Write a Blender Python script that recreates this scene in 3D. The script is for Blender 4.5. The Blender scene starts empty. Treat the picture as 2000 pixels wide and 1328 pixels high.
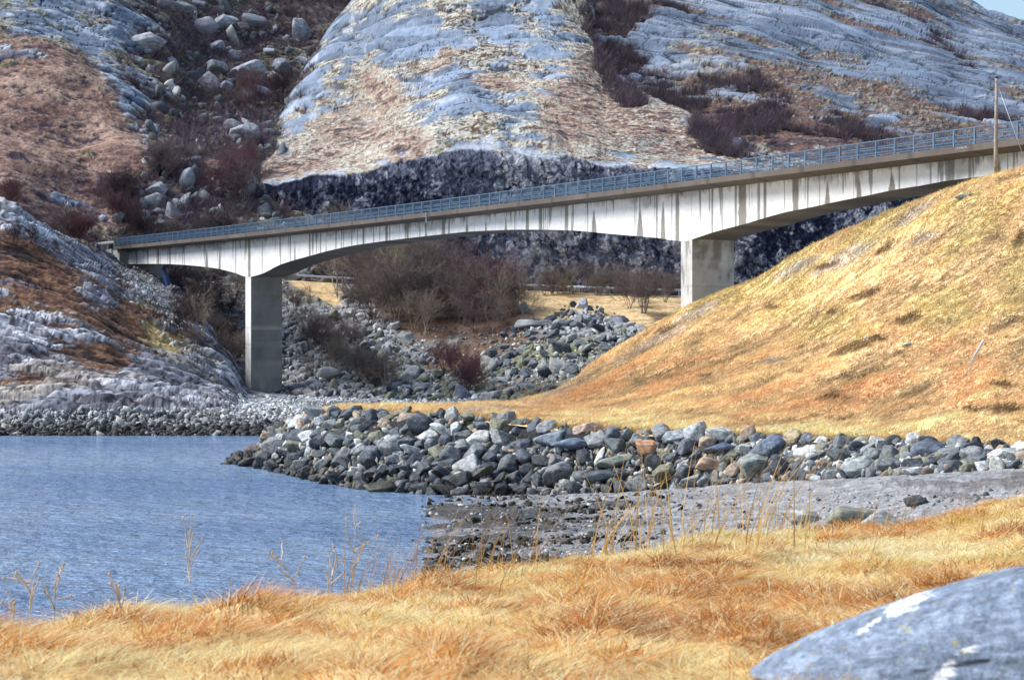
import bpy, bmesh, math, random
import numpy as np
from mathutils import Vector, Matrix

SC = bpy.context.scene
# ------------------------------------------------------------------ camera, sky, sun, exposure
EYE = 7.5
cam_d = bpy.data.cameras.new("camera"); cam = bpy.data.objects.new("camera", cam_d)
SC.collection.objects.link(cam); SC.camera = cam
cam.location = (0, 0, EYE); cam.rotation_euler = (math.radians(90), 0, 0)
cam_d.sensor_width = 23.6; cam_d.lens = 50.0; cam_d.clip_start = 0.5; cam_d.clip_end = 6000
cam_d.dof.use_dof = True; cam_d.dof.focus_distance = 120.0; cam_d.dof.aperture_fstop = 5.0

SUN_EL = math.radians(45); SUN_DIR = Vector((-0.99, 0.06, 0)).normalized()   # horizontal direction towards the sun
world = bpy.data.worlds.new("World"); SC.world = world; world.use_nodes = True
nt = world.node_tree; nt.nodes.clear()
sky = nt.nodes.new("ShaderNodeTexSky"); sky.sky_type = 'NISHITA'; sky.sun_disc = False
sky.sun_elevation = SUN_EL; sky.sun_rotation = math.atan2(SUN_DIR.x, SUN_DIR.y)
sky.dust_density = 0.6; sky.ozone_density = 1.0
bg = nt.nodes.new("ShaderNodeBackground"); bg.inputs[1].default_value = 0.042
wo = nt.nodes.new("ShaderNodeOutputWorld")
nt.links.new(sky.outputs[0], bg.inputs[0]); nt.links.new(bg.outputs[0], wo.inputs[0])
sun_d = bpy.data.lights.new("sun", 'SUN'); sun_d.energy = 1.5; sun_d.angle = math.radians(32); sun_d.color = (1.0, 0.985, 0.965)
sun = bpy.data.objects.new("sun", sun_d); SC.collection.objects.link(sun)
sv = Vector((SUN_DIR.x*math.cos(SUN_EL), SUN_DIR.y*math.cos(SUN_EL), math.sin(SUN_EL)))
sun.rotation_euler = sv.to_track_quat('Z', 'Y').to_euler(); sun.location = sv*300
vs = SC.view_settings; vs.view_transform = 'Standard'; vs.look = 'None'; vs.exposure = 2.05; vs.gamma = 1.0; vs.use_curve_mapping = False

# ------------------------------------------------------------------ helpers
F = 4237.0
rng = np.random.default_rng(7); random.seed(7)
def W(px, py, d):
    return np.stack([(np.asarray(px)-1000.0)/F*d, np.asarray(d)+0*np.asarray(px), EYE+(664.0-np.asarray(py))/F*d], -1)
def lin(r, g, b, k=1.0):
    c = np.array([r, g, b], float)/255.0
    c = np.where(c <= .04045, c/12.92, ((c+.055)/1.055)**2.4)*k
    return c
def cub(xk, yk, x):
    """monotone cubic through knots; yk (K,...)"""
    xk = np.asarray(xk, float); yk = np.asarray(yk, float); x = np.asarray(x, float)
    if x.ndim > 1: return cub(xk, yk, x.ravel()).reshape(x.shape)
    h = np.diff(xk); sl = np.diff(yk, axis=0)/h.reshape((-1,)+(1,)*(yk.ndim-1))
    m = np.zeros_like(yk); m[0] = sl[0]; m[-1] = sl[-1]
    if len(xk) > 2:
        a, b = sl[:-1], sl[1:]
        m[1:-1] = np.where(a*b > 0, 2*a*b/np.where(np.abs(a+b) < 1e-12, 1, a+b), 0)
    i = np.clip(np.searchsorted(xk, x, side='right')-1, 0, len(xk)-2)
    t = np.clip((x-xk[i])/h[i], 0, 1); sh = (-1,)+(1,)*(yk.ndim-1); t = t.reshape(sh); hh = h[i].reshape(sh)
    return yk[i]*(1+2*t)*(1-t)**2 + m[i]*hh*t*(1-t)**2 + yk[i+1]*t*t*(3-2*t) + m[i+1]*hh*t*t*(t-1)
_lat = np.random.default_rng(99).random((512, 512)).astype(np.float32)*2-1
def n2(a, b, s=0):
    a = np.asarray(a, np.float64)+s*37.17; b = np.asarray(b, np.float64)+s*91.73
    ia = np.floor(a); ib = np.floor(b); fa = a-ia; fb = b-ib
    fa = fa*fa*(3-2*fa); fb = fb*fb*(3-2*fb)
    i0 = ia.astype(np.int64) & 511; j0 = ib.astype(np.int64) & 511; i1 = (i0+1) & 511; j1 = (j0+1) & 511
    return (_lat[i0, j0]*(1-fa)+_lat[i1, j0]*fa)*(1-fb)+(_lat[i0, j1]*(1-fa)+_lat[i1, j1]*fa)*fb
def fbm(a, b, o=5, s=0, g=.5):
    v = 0; amp = 1; tot = 0
    for k in range(o):
        c, sn = math.cos(k*.7+.3), math.sin(k*.7+.3)
        v = v+amp*n2((a*c-b*sn)*2**k, (a*sn+b*c)*2**k, s+k*3); tot += amp; amp *= g
    return v/tot
def ridge(a, b, o=4, s=0, g=.5):
    v = 0; amp = 1; tot = 0
    for k in range(o):
        c, sn = math.cos(k*.7+.3), math.sin(k*.7+.3)
        v = v+amp*(1-2*np.abs(n2((a*c-b*sn)*2**k, (a*sn+b*c)*2**k, s+k*3))); tot += amp; amp *= g
    return v/tot
def worley(a, b, s=0):
    """distance to nearest and second nearest jittered cell point, plus a cell value"""
    ia = np.floor(a).astype(np.int64); ib = np.floor(b).astype(np.int64)
    d1 = np.full(np.shape(a), 9.); d2 = d1.copy(); cv = np.zeros(np.shape(a))
    for di in (-1, 0, 1):
        for dj in (-1, 0, 1):
            i = ia+di; j = ib+dj
            rx = _lat[(i+s*13) & 511, (j+s*7) & 511]*.5+.5; ry = _lat[(i+s*29+101) & 511, (j+57) & 511]*.5+.5
            d = np.hypot(i+rx-a, j+ry-b); val = _lat[(i+211) & 511, (j+307+s) & 511]
            near = d < d1
            d2 = np.where(near, d1, np.minimum(d2, d)); cv = np.where(near, val, cv); d1 = np.where(near, d, d1)
    return d1, d2, cv
def worleyv(a, b, s=0):
    """vector from the nearest jittered cell point, and a cell value"""
    ia = np.floor(a).astype(np.int64); ib = np.floor(b).astype(np.int64); d1 = np.full(np.shape(a), 9.); vx = d1*0; vy = d1*0; cv = d1*0
    for di in (-1, 0, 1):
        for dj in (-1, 0, 1):
            i = ia+di; j = ib+dj
            x = a-(i+_lat[(i+s*13) & 511, (j+s*7) & 511]*.5+.5); y = b-(j+_lat[(i+s*29+101) & 511, (j+57) & 511]*.5+.5); d = np.hypot(x, y); near = d < d1
            vx = np.where(near, x, vx); vy = np.where(near, y, vy); cv = np.where(near, _lat[(i+211) & 511, (j+307+s) & 511], cv); d1 = np.where(near, d, d1)
    return vx, vy, cv, d1
def ell(px, py, L):
    v = np.full(np.shape(px), -9.0)
    for e in L:
        cx, cy, rx, ry = e[:4]; a = math.radians(e[4]) if len(e) > 4 else 0
        dx = px-cx; dy = py-cy; u = (dx*math.cos(a)+dy*math.sin(a))/rx; w = (-dx*math.sin(a)+dy*math.cos(a))/ry
        v = np.maximum(v, 1-np.sqrt(u*u+w*w))
    return v
def warp(px, py, a, b, s, k=1.0):
    return px+k*(38*fbm(a*.055, b*.075, 4, s, .6)+10*fbm(a*.35, b*.5, 3, s+5)), py+k*(24*fbm(a*.055, b*.075, 4, s+11, .6)+7*fbm(a*.35, b*.5, 3, s+15))
def cracks(a, b, s, w=.05):
    """thin dark lines where the noise crosses zero"""
    return np.maximum(sm(w-np.abs(fbm(a, b, 4, s, .55)), 0, w*.7), .8*sm(w*.6-np.abs(fbm(a*2.3+9, b*2.3, 3, s+3, .55)), 0, w*.5))
def sm(x, a, b):
    t = np.clip((x-a)/(b-a), 0, 1); return t*t*(3-2*t)
def mixc(c0, c1, t):
    return c0*(1-t[..., None])+np.asarray(c1)*t[..., None]

def new_mesh(name, verts, faces, cols=None, smooth=True, amp=None):
    """verts (N,3); faces (M,k) int array or list of such arrays"""
    me = bpy.data.meshes.new(name); fl = faces if isinstance(faces, list) else [faces]
    fl = [np.asarray(f, np.int32) for f in fl if len(f)]
    me.vertices.add(len(verts)); me.vertices.foreach_set("co", np.asarray(verts, np.float32).ravel())
    tot = np.concatenate([np.full(len(f), f.shape[1], np.int32) for f in fl]); idx = np.concatenate([f.ravel() for f in fl])
    me.loops.add(len(idx)); me.loops.foreach_set("vertex_index", idx)
    me.polygons.add(len(tot)); st = np.concatenate([[0], np.cumsum(tot)[:-1]]).astype(np.int32)
    me.polygons.foreach_set("loop_start", st); me.polygons.foreach_set("loop_total", tot)
    me.polygons.foreach_set("use_smooth", np.full(len(tot), bool(smooth)))
    if cols is not None:
        at = me.attributes.new("Col", 'FLOAT_COLOR', 'POINT'); c = np.ones((len(verts), 4), np.float32); c[:, :3] = cols
        at.data.foreach_set("color", c.ravel())
        at = me.attributes.new("Amp", 'FLOAT', 'POINT'); at.data.foreach_set("value", np.asarray(np.ones(len(verts)) if amp is None else amp, np.float32).ravel())
    me.update(calc_edges=True); me.validate()
    return me
def link(name, me, mat=None, parent=None, label=None, cat=None, group=None, kind=None):
    o = bpy.data.objects.new(name, me); SC.collection.objects.link(o)
    if mat is not None and me is not None and len(me.materials) == 0: me.materials.append(mat)
    if parent is not None: o.parent = parent
    tag(o, label, cat, group, kind); return o
def tag(o, label=None, cat=None, group=None, kind=None):
    if label: o["label"] = label
    if cat: o["category"] = cat
    if group: o["group"] = group
    if kind: o["kind"] = kind
def grid_faces(nv, nu):
    i = np.arange(nv*nu, dtype=np.int32).reshape(nv, nu)
    return np.stack([i[:-1, :-1], i[:-1, 1:], i[1:, 1:], i[1:, :-1]], -1).reshape(-1, 4)

class Patch:
    """terrain sheet laid through control columns: (px, [(py, depth), ...]) rows from low/near to high/far"""
    def __init__(s, cols, step, vstep, u0=None, u1=None):
        xk = [c[0] for c in cols]; py = np.array([[p[0] for p in c[1]] for c in cols], float); dd = np.array([[p[1] for p in c[1]] for c in cols], float)
        u0 = xk[0] if u0 is None else u0; u1 = xk[-1] if u1 is None else u1
        nu = int((u1-u0)/step)+2; s.u = np.linspace(u0, u1, nu)
        PY = cub(xk, py, s.u); DD = cub(xk, dd, s.u)          # nu,K
        X = (s.u[:, None]-1000)/F*DD; Z = EYE+(664-PY)/F*DD; C = np.stack([X, DD, Z], -1)   # nu,K,3
        segs = np.maximum(np.abs(np.diff(PY, axis=1)).max(0)/vstep, 3)
        vk = np.concatenate([[0], np.cumsum(segs)]); nv = int(vk[-1])+2
        v = np.linspace(0, vk[-1], nv)
        s.P = cub(vk, np.swapaxes(C, 0, 1), v)                # nv,nu,3
        s.nv, s.nu = nv, nu; s.project()
        s.a = s.P[..., 0]+0; s.b = .75*(s.P[..., 2]+s.P[..., 1])
        tu = np.gradient(s.P, axis=1); tv = np.gradient(s.P, axis=0); n = np.cross(tu, tv); s.n = n/np.linalg.norm(n, axis=-1, keepdims=True)
        s.vfrac = (v/vk[-1])[:, None]+np.zeros((1, nu)); s.vk = vk
        s.vrow = v[:, None]+np.zeros((1, nu))
    def project(s):
        s.px = 1000+s.P[..., 0]/s.P[..., 1]*F; s.py = 664-(s.P[..., 2]-EYE)/s.P[..., 1]*F
    def displace(s, h):
        s.P = s.P+s.n*h[..., None]; s.project()
        tu = np.gradient(s.P, axis=1); tv = np.gradient(s.P, axis=0); n = np.cross(tu, tv); s.n2 = n/np.linalg.norm(n, axis=-1, keepdims=True)
    def at(s, px, py):
        iu = int(np.clip(np.searchsorted(s.u, px), 0, s.nu-1)); iv = int(np.argmin(np.abs(s.py[:, iu]-py)))
        return Vector(s.P[iv, iu])
    def build(s, name, col, mat, amp=None, **kw):
        return link(name, new_mesh(name, s.P.reshape(-1, 3), grid_faces(s.nv, s.nu), np.clip(col, .004, .9).reshape(-1, 3), True, None if amp is None else amp.ravel()), mat, **kw)

# ------------------------------------------------------------------ materials
def mat_base(name, rough=.9, spec=.3):
    m = bpy.data.materials.new(name); m.use_nodes = True; t = m.node_tree; b = t.nodes["Principled BSDF"]
    b.inputs["Roughness"].default_value = rough; b.inputs["Specular IOR Level"].default_value = spec
    return m, t, b
def nd(t, typ, **kw):
    n = t.nodes.new(typ)
    for k, v in kw.items(): setattr(n, k, v)
    return n
def noise(t, scale, detail=4, rough=.55, vec=None, stretch=None):
    n = nd(t, "ShaderNodeTexNoise"); n.inputs["Scale"].default_value = scale; n.inputs["Detail"].default_value = detail; n.inputs["Roughness"].default_value = rough
    if vec is not None:
        if stretch is not None:
            mp = nd(t, "ShaderNodeMapping"); mp.inputs["Scale"].default_value = stretch; t.links.new(vec, mp.inputs[0]); vec = mp.outputs[0]
        t.links.new(vec, n.inputs["Vector"])
    return n.outputs["Fac"]
def rng_map(t, v, a, b, c, d):
    m = nd(t, "ShaderNodeMapRange"); t.links.new(v, m.inputs[0])
    for i, x in enumerate((a, b, c, d)): m.inputs[i+1].default_value = x
    return m.outputs[0]
def mul_col(t, col, fac):
    m = nd(t, "ShaderNodeVectorMath", operation='SCALE'); t.links.new(col, m.inputs[0]); t.links.new(fac, m.inputs["Scale"]); return m.outputs[0]
def mixn(t, fac, a, b):
    m = nd(t, "ShaderNodeMix", data_type='RGBA')
    for s, v in ((m.inputs[0], fac), (m.inputs[6], a), (m.inputs[7], b)):
        if isinstance(v, (tuple, float, int)): s.default_value = (*v, 1) if isinstance(v, tuple) else v
        else: t.links.new(v, s)
    return m.outputs[2]
def bump(t, b, h, strength=.5, dist=.1):
    n = nd(t, "ShaderNodeBump"); n.inputs["Strength"].default_value = strength; n.inputs["Distance"].default_value = dist
    t.links.new(h, n.inputs["Height"]); t.links.new(n.outputs[0], b.inputs["Normal"])
def terrain_mat(name, s1, s2, lo=.6, hi=1.4, bs=.6, bd=.3, rough=.92, spec=.15):
    m, t, b = mat_base(name, rough, spec)
    at = nd(t, "ShaderNodeAttribute", attribute_name="Col"); tc = nd(t, "ShaderNodeTexCoord").outputs["Object"]
    f1 = noise(t, s1, 6, .65, tc); f2 = noise(t, s2, 4, .6, tc)
    k = rng_map(t, f1, .3, .7, lo, hi); k2 = rng_map(t, f2, .3, .7, .8, 1.2)
    mm = nd(t, "ShaderNodeMath", operation='MULTIPLY'); t.links.new(k, mm.inputs[0]); t.links.new(k2, mm.inputs[1])
    am = nd(t, "ShaderNodeAttribute", attribute_name="Amp"); sb = nd(t, "ShaderNodeMath", operation='SUBTRACT'); t.links.new(mm.outputs[0], sb.inputs[0]); sb.inputs[1].default_value = 1.
    ma = nd(t, "ShaderNodeMath", operation='MULTIPLY_ADD'); t.links.new(sb.outputs[0], ma.inputs[0]); t.links.new(am.outputs["Fac"], ma.inputs[1]); ma.inputs[2].default_value = 1.
    t.links.new(mul_col(t, at.outputs["Color"], ma.outputs[0]), b.inputs["Base Color"])
    fa = nd(t, "ShaderNodeMath", operation='MULTIPLY'); t.links.new(f1, fa.inputs[0]); t.links.new(am.outputs["Fac"], fa.inputs[1])
    bump(t, b, fa.outputs[0], bs, bd); return m
M_hill = terrain_mat("hillside_cover", 1.9, .5, .45, 1.55, .8, .35)
M_near = terrain_mat("shore_cover", 2.4, .7, .5, 1.5, .7, .25)
M_grassground = terrain_mat("grass_ground", 4.0, .7, .7, 1.3, .5, .12)
M_gravel = terrain_mat("gravel", 7.0, 1.2, .45, 1.55, .8, .05)

def plain(name, col, rough=.7, spec=.3, var=.25, scale=3., metal=0., bs=.1):
    m, t, b = mat_base(name, rough, spec); tc = nd(t, "ShaderNodeTexCoord").outputs["Object"]
    f = noise(t, scale, 5, .6, tc); rgb = nd(t, "ShaderNodeRGB"); rgb.outputs[0].default_value = (*col, 1)
    t.links.new(mul_col(t, rgb.outputs[0], rng_map(t, f, .3, .7, 1-var, 1+var)), b.inputs["Base Color"]); b.inputs["Metallic"].default_value = metal
    bump(t, b, f, bs, .02); return m
def objcol(name, rough=.9, scale=2., var=.4, spec=.2, tide=False, bs=.5, bd=.05, lichen=False):
    m, t, b = mat_base(name, rough, spec); tc = nd(t, "ShaderNodeTexCoord").outputs["Object"]; oi = nd(t, "ShaderNodeObjectInfo")
    ad = nd(t, "ShaderNodeVectorMath", operation='ADD'); t.links.new(tc, ad.inputs[0])
    sc_ = nd(t, "ShaderNodeVectorMath", operation='SCALE'); sc_.inputs[0].default_value = (17, 29, 41); t.links.new(oi.outputs["Random"], sc_.inputs["Scale"]); t.links.new(sc_.outputs[0], ad.inputs[1])
    f = noise(t, scale, 7, .68, ad.outputs[0]); f2 = noise(t, scale*.7, 4, .5, ad.outputs[0], (1, 1, 5))
    c = mul_col(t, oi.outputs["Color"], rng_map(t, f, .3, .7, 1-var, 1+var))
    c = mul_col(t, c, rng_map(t, f2, .35, .65, .75, 1.2))
    if lichen:
        lf = noise(t, scale*1.3, 6, .7, ad.outputs[0]); c = mixn(t, rng_map(t, lf, .6, .68, 0., .55), c, (.42, .43, .33))
    if tide:
        g = nd(t, "ShaderNodeNewGeometry"); sp = nd(t, "ShaderNodeSeparateXYZ"); t.links.new(g.outputs["Position"], sp.inputs[0])
        wv = noise(t, .8, 4, .6, g.outputs["Position"])
        sb = nd(t, "ShaderNodeMath", operation='MULTIPLY_ADD'); t.links.new(wv, sb.inputs[0]); sb.inputs[1].default_value = -1.6; t.links.new(sp.outputs[2], sb.inputs[2])
        wet = rng_map(t, sb.outputs[0], -.45, 1.25, 1., 0.)
        c = mixn(t, wet, c, mul_col(t, c, rng_map(t, f, .3, .7, .12, .32)))
        t.links.new(rng_map(t, wet, 0., 1., rough, .4), b.inputs["Roughness"])
    t.links.new(c, b.inputs["Base Color"]); bump(t, b, f, bs, bd); return m
M_rock = objcol("broken_stone", .8, 3.2, .6, .25, tide=True, bs=.8, bd=.10, lichen=True)
M_boulder = objcol("weathered_boulder", .92, .9, .4, .15, bs=.7, bd=.15, lichen=True)
M_twig = objcol("bare_twigs", .95, 3., .3, .1, bs=.1)
def colmat(name, rough=.9, spec=.2, trans=0.):
    m, t, b = mat_base(name, rough, spec); at = nd(t, "ShaderNodeAttribute", attribute_name="Col"); t.links.new(at.outputs["Color"], b.inputs["Base Color"])
    if trans:
        tr = nd(t, "ShaderNodeBsdfTranslucent"); t.links.new(at.outputs["Color"], tr.inputs[0]); mx = nd(t, "ShaderNodeMixShader"); mx.inputs[0].default_value = trans
        t.links.new(b.outputs[0], mx.inputs[1]); t.links.new(tr.outputs[0], mx.inputs[2]); t.links.new(mx.outputs[0], t.nodes["Material Output"].inputs[0])
    return m
M_blade = colmat("dry_grass_blades", .75, .25, .35)
M_colstone = terrain_mat("small_stones", 5., 1., .6, 1.4, .5, .05, .85, .25)
M_coltwig = colmat("thicket_twigs", .95, .1)

# ------------------------------------------------------------------ SETTING: water
m, t, b = mat_base("sea_water", .12, .5); b.inputs["IOR"].default_value = 1.33
tc = nd(t, "ShaderNodeTexCoord").outputs["Object"]
w1 = noise(t, 1., 5, .62, tc, (.5, .62, 1)); w2 = noise(t, .05, 4, .6, tc, (.35, 1, 1)); w3 = noise(t, 3., 3, .6, tc, (.6, .7, 1))
ad = nd(t, "ShaderNodeMath", operation='MULTIPLY_ADD'); t.links.new(w3, ad.inputs[0]); ad.inputs[1].default_value = .35; t.links.new(w1, ad.inputs[2])
t.links.new(mixn(t, rng_map(t, w2, .35, .65, 0., 1.), (.14, .23, .385), (.235, .335, .475)), b.inputs["Base Color"])
bump(t, b, ad.outputs[0], 1., .9); M_water = m
wv = np.array([[-1500, 15, 0], [1500, 15, 0], [1500, 2500, 0], [-1500, 2500, 0]], float)
link("water", new_mesh("water", wv, np.array([[0, 1, 2, 3]])), M_water, kind="structure")
link("seabed", new_mesh("seabed", wv*np.array([1.4, 1.4, 1])+np.array([0, -40, -3.0]), np.array([[0, 1, 2, 3]])), plain("seabed_mud", (.06, .07, .07)), kind="structure")

# palette (albedo)
ROCK = np.array([.195, .245, .325]); ROCKL = np.array([.40, .44, .50]); ROCKD = np.array([.085, .10, .14])
TUFT = np.array([.43, .41, .345]); MOSS = np.array([.24, .22, .11]); RUSS = np.array([.19, .11, .088]); RUSSL = np.array([.31, .215, .165]); SHRUB = np.array([.050, .036, .046])
DARKW = np.array([.035, .04, .065])

# ------------------------------------------------------------------ SETTING: hillside at the left with the boulder ravine
hs = Patch([
 (-330, [(560,235),(420,285),(260,320),(100,360),(-60,400),(-320,470),(-500,560)]),
 (0,   [(540,258),(425,285),(280,315),(120,350),(0,375),(-260,440),(-420,540)]),
 (200, [(560,285),(450,300),(300,325),(150,358),(0,392),(-250,455),(-400,550)]),
 (300, [(590,292),(480,300),(350,322),(200,362),(50,400),(-210,465),(-360,560)]),
 (400, [(590,296),(480,303),(380,322),(230,372),(60,425),(-200,490),(-340,580)]),
 (600, [(590,300),(490,306),(380,335),(230,388),(60,445),(-190,510),(-330,600)]),
 (780, [(590,310),(490,320),(380,350),(230,400),(60,460),(-190,520),(-330,610)])], 1.7, 1.7)
px, py, a, b_ = hs.px, hs.py, hs.a, hs.b
big = fbm(a*.035, b_*.035, 4, 1); mid = fbm(a*.12, b_*.16, 5, 2, .6); fine = fbm(a*.5, b_*.7, 4, 3, .6)
led = ridge(a*.05+b_*.03, b_*.16-a*.05, 4, 9); ff = fbm(a*1.1, b_*1.5, 3, 4, .65)
px_, py_ = px, py; px, py = warp(px, py, a, b_, 401)
ravine = ell(px, py, [(450,120,150,190,20),(440,280,130,170,0),(330,420,150,90,0),(560,30,190,70,0)])
rockS = np.maximum(ell(px, py, [(255,215,38,75,-25),(215,165,75,16,25),(60,40,90,45,20),(170,95,75,40,35),(20,135,90,12,5),(110,395,90,10,22),(235,40,90,30,30),(130,15,90,30,20)]), -1.2)
russ = ell(px, py, [(110,240,190,110,25),(230,300,130,70,25),(60,340,170,60,20),(430,350,60,35,0),(60,400,180,40,10)])
sc_rock = np.maximum(rockS, -.8)*.9+mid*1.2+fine*.6+ff*.25+.02
sc_tuft = -mid*.5+fine*.9+ff*.9+.0+.1*(ravine > 0)
sc_russ = np.maximum(russ, -.5)*.75+.2+big*.4+ff*.3
sc_shrub = np.maximum(ravine, -.7)*.8+.12-mid*.8+big*.5
sc_shrub = np.maximum(sc_shrub, ell(px, py, [(600,15,170,45,0),(440,360,50,70,10),(215,390,50,40,0),(20,405,40,25,0)])*1.2)
S = np.stack([sc_rock, sc_tuft, sc_russ, sc_shrub]); Wt = np.exp(S*16); Wt /= Wt.sum(0)
crk = cracks(a*.16+b_*.05, b_*.2-a*.06, 403)
crock = mixc(mixc(np.broadcast_to(ROCK*.85, px.shape+(3,)), ROCKL*1.15, sm(fine+mid*.5, .05, .45)), ROCKD*.4, np.maximum(sm(led, .5, .85)*.8, crk))
ctuft = mixc(np.broadcast_to(TUFT*.75, px.shape+(3,)), MOSS*.6, sm(mid+ff, -.1, .4))
cruss = mixc(mixc(np.broadcast_to(RUSS, px.shape+(3,)), RUSSL*1.15, sm(mid+ff*.6, -.3, .5)), SHRUB*1.3, sm(-fine-ff*.6, .1, .5))
cshr = mixc(mixc(np.broadcast_to(SHRUB*1.2, px.shape+(3,)), RUSS*.6, sm(fine, .1, .5)), np.array([.17, .165, .13]), sm(ff+mid*.6, .05, .4)*.8)
col = crock*Wt[0][..., None]+ctuft*Wt[1][..., None]+cruss*Wt[2][..., None]+cshr*Wt[3][..., None]
hs.displace(big*5*sm(hs.vfrac, .1, .3)+mid*.7+fine*.15-crk*.3*Wt[0]-.3*sm(led, .4, .9)*(Wt[0]+Wt[1]*.5)+Wt[0]*.3+ff*.14*(1-Wt[0])+Wt[1]*.25)
hs.shr = Wt[3]
hs.build("hillside", col, M_hill, amp=1-.7*Wt[0], kind="structure")

# ------------------------------------------------------------------ SETTING: the bald dome with the road-cut cliff under it
def dcol(px_, top, ycl, dt):
    ys = [ycl-(ycl-top)*f for f in (.12, .4, .7, 1.)]
    return (px_, [(600,316),(570,316),(ycl+28,319),(ycl,321)]+[(y, 321+(ycl-y)*.30+dt*.6*max(0, (ycl-y)/max(ycl-top, 1)-.5)**2*(4 if px_ < 760 else 1)) for k, y in enumerate(ys)]+[(top+14, 321+(ycl-top)*.30+60)])
dm = Patch([dcol(478,400,430,20),dcol(492,372,400,20),dcol(512,300,365,30),dcol(560,195,352,40),dcol(600,125,345,40),dcol(640,60,342,40),dcol(700,-20,340,40),
  dcol(780,-180,318,40),dcol(900,-260,300,40),dcol(1040,-260,303,40),dcol(1110,-120,310,40),dcol(1150,0,318,30),dcol(1185,100,325,30),dcol(1250,185,328,20),
  dcol(1350,245,328,20),dcol(1480,298,334,20),dcol(1600,325,350,20),dcol(1780,345,365,20),dcol(2000,350,370,20),dcol(2300,350,370,20)], 1.6, 1.5)
px, py, a, b_ = dm.px, dm.py, dm.a, dm.b
ycl = np.interp(dm.u, [478,492,512,560,600,640,700,780,900,1040,1110,1150,1250,1350,1480,1600,1780,2300], [430,400,365,352,345,342,340,318,300,303,310,318,328,328,334,350,365,370])[None, :]+np.zeros_like(px)
big = fbm(a*.03, b_*.03, 4, 21); mid = fbm(a*.11, b_*.17, 5, 22, .6); fine = fbm(a*.45, b_*.75, 4, 23, .65)
ff = fbm(a*.75, b_*1.15, 4, 24, .65); str_ = ridge(a*.035+b_*.02, b_*.14-a*.02, 4, 29); vcr = ridge(a*.16, b_*.05, 4, 31)
ycl = ycl+fbm(a*.25, a*0, 4, 46)*14; cl = sm(dm.py, ycl-2, ycl+3)                                  # 1 on the cliff
px, py = warp(dm.px, dm.py, a, b_, 411)
slabs = [(830,45,80,60,-10),(770,100,50,35,20),(900,140,60,35,0),(960,30,50,40,0),(1060,30,45,25,30),(1110,75,40,25,0),(860,160,60,25,0),(900,190,55,28,-15),(1010,225,70,35,10),
 (950,215,30,40,0),(1000,265,60,32,10),(900,250,45,30,10),(880,285,60,16,10),(1060,90,45,20,0),(1070,120,50,30,0),(800,60,35,60,20),(730,60,30,55,25),(690,110,18,60,25),(1080,195,35,14,30),(715,215,26,16,0),(820,205,30,22,0),
 (655,70,26,60,30),(605,160,18,60,25),(562,250,13,60,22),(535,330,10,30,15),(1440,285,25,12,20),(1390,298,40,9,8),(1000,70,60,20,10),(980,120,40,18,0),(840,255,30,20,0)]
rs = ell(px, py, slabs)
tf_ = dm.vrow/dm.vk[-2]; rim = sm(tf_, .72, .97)*sm(dm.px, 760, 640); rimr = sm(tf_, .84, .98)*sm(dm.px, 1100, 1180)
sc_rock = np.maximum(rs, -.42)*.8+mid*1.0+fine*.5+ff*.15+.04+rim*.45+rimr*.1
f5 = fbm(a*1.9, b_*3.2, 3, 25, .6); sc_tuft = ff*.8+f5*.35+fine*.5-mid*.45+.1
sc_russ = ell(px, py, [(1145,200,70,90,-30),(1260,255,130,50,15),(1120,255,50,50,0),(680,250,70,60,0),(580,310,110,30,-10),(800,300,40,30,0),(740,170,30,30,0),(880,120,30,12,0),(950,160,60,18,0),(870,90,20,12,0)])*.6+.2-mid*.5+fine*.5
sc_shr = ell(px, py, [(1180,110,22,110,-18),(1235,190,26,40,-30),(1400,265,80,22,15),(575,140,40,60,20)])*.9+.13+fine*.7-mid*.55+ff*.25
S = np.stack([sc_rock, sc_tuft, np.maximum(sc_russ, -.45), np.maximum(sc_shr, -.6)]); Wt = np.exp(S*18); Wt /= Wt.sum(0)
g1, g2, gc = worley(a*.085+mid*.5+b_*.03, b_*.13-a*.03+fine*.25, 31); gap = sm(.11-(g2-g1), 0, .09)*sm(fbm(a*.1, b_*.1, 3, 451), -.25, .1)
crk = np.maximum(cracks(a*.12+b_*.05, b_*.17-a*.05, 413, .03), gap)
crock = mixc(mixc(np.broadcast_to(ROCK*.95, px.shape+(3,))*(1+.3*mid+.3*gc+.25*fbm(a*1.2, b_*.25, 3, 415))[..., None], ROCKL*1.0, sm(sm(rs, .35, .0)*.4+fbm(a*.5, b_*.12, 4, 417), .42, .75)*.8), ROCKD*.45, crk)
ctuft = mixc(mixc(np.broadcast_to(TUFT*1.12, px.shape+(3,)), MOSS*1.0, sm(fine-ff*.5, .05, .4)), RUSS*.55, sm(-ff*.6-f5*.9+fine*.3+mid*.3, -.14, .06))
cruss = mixc(mixc(np.broadcast_to(RUSSL*1.2, px.shape+(3,)), RUSS*.75, sm(ff+f5*.7+mid*.4, -.1, .2)), TUFT*1.0, sm(-f5-ff*.5+mid*.4, .16, .36)); cruss = mixc(cruss, SHRUB*1.2, sm(fine*.8+ff*.6-mid*.4, .12, .36)*.85)
cshr = mixc(np.broadcast_to(SHRUB*1.2, px.shape+(3,)), RUSS*.7, sm(fine, .0, .5))
col = crock*Wt[0][..., None]+ctuft*Wt[1][..., None]+cruss*Wt[2][..., None]+cshr*Wt[3][..., None]
endr = sm(dm.vrow, dm.vk[-2]-4, dm.vk[-2]+2); col = mixc(col, ROCKD*.6, endr*(dm.px < 800)*.8)
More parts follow.
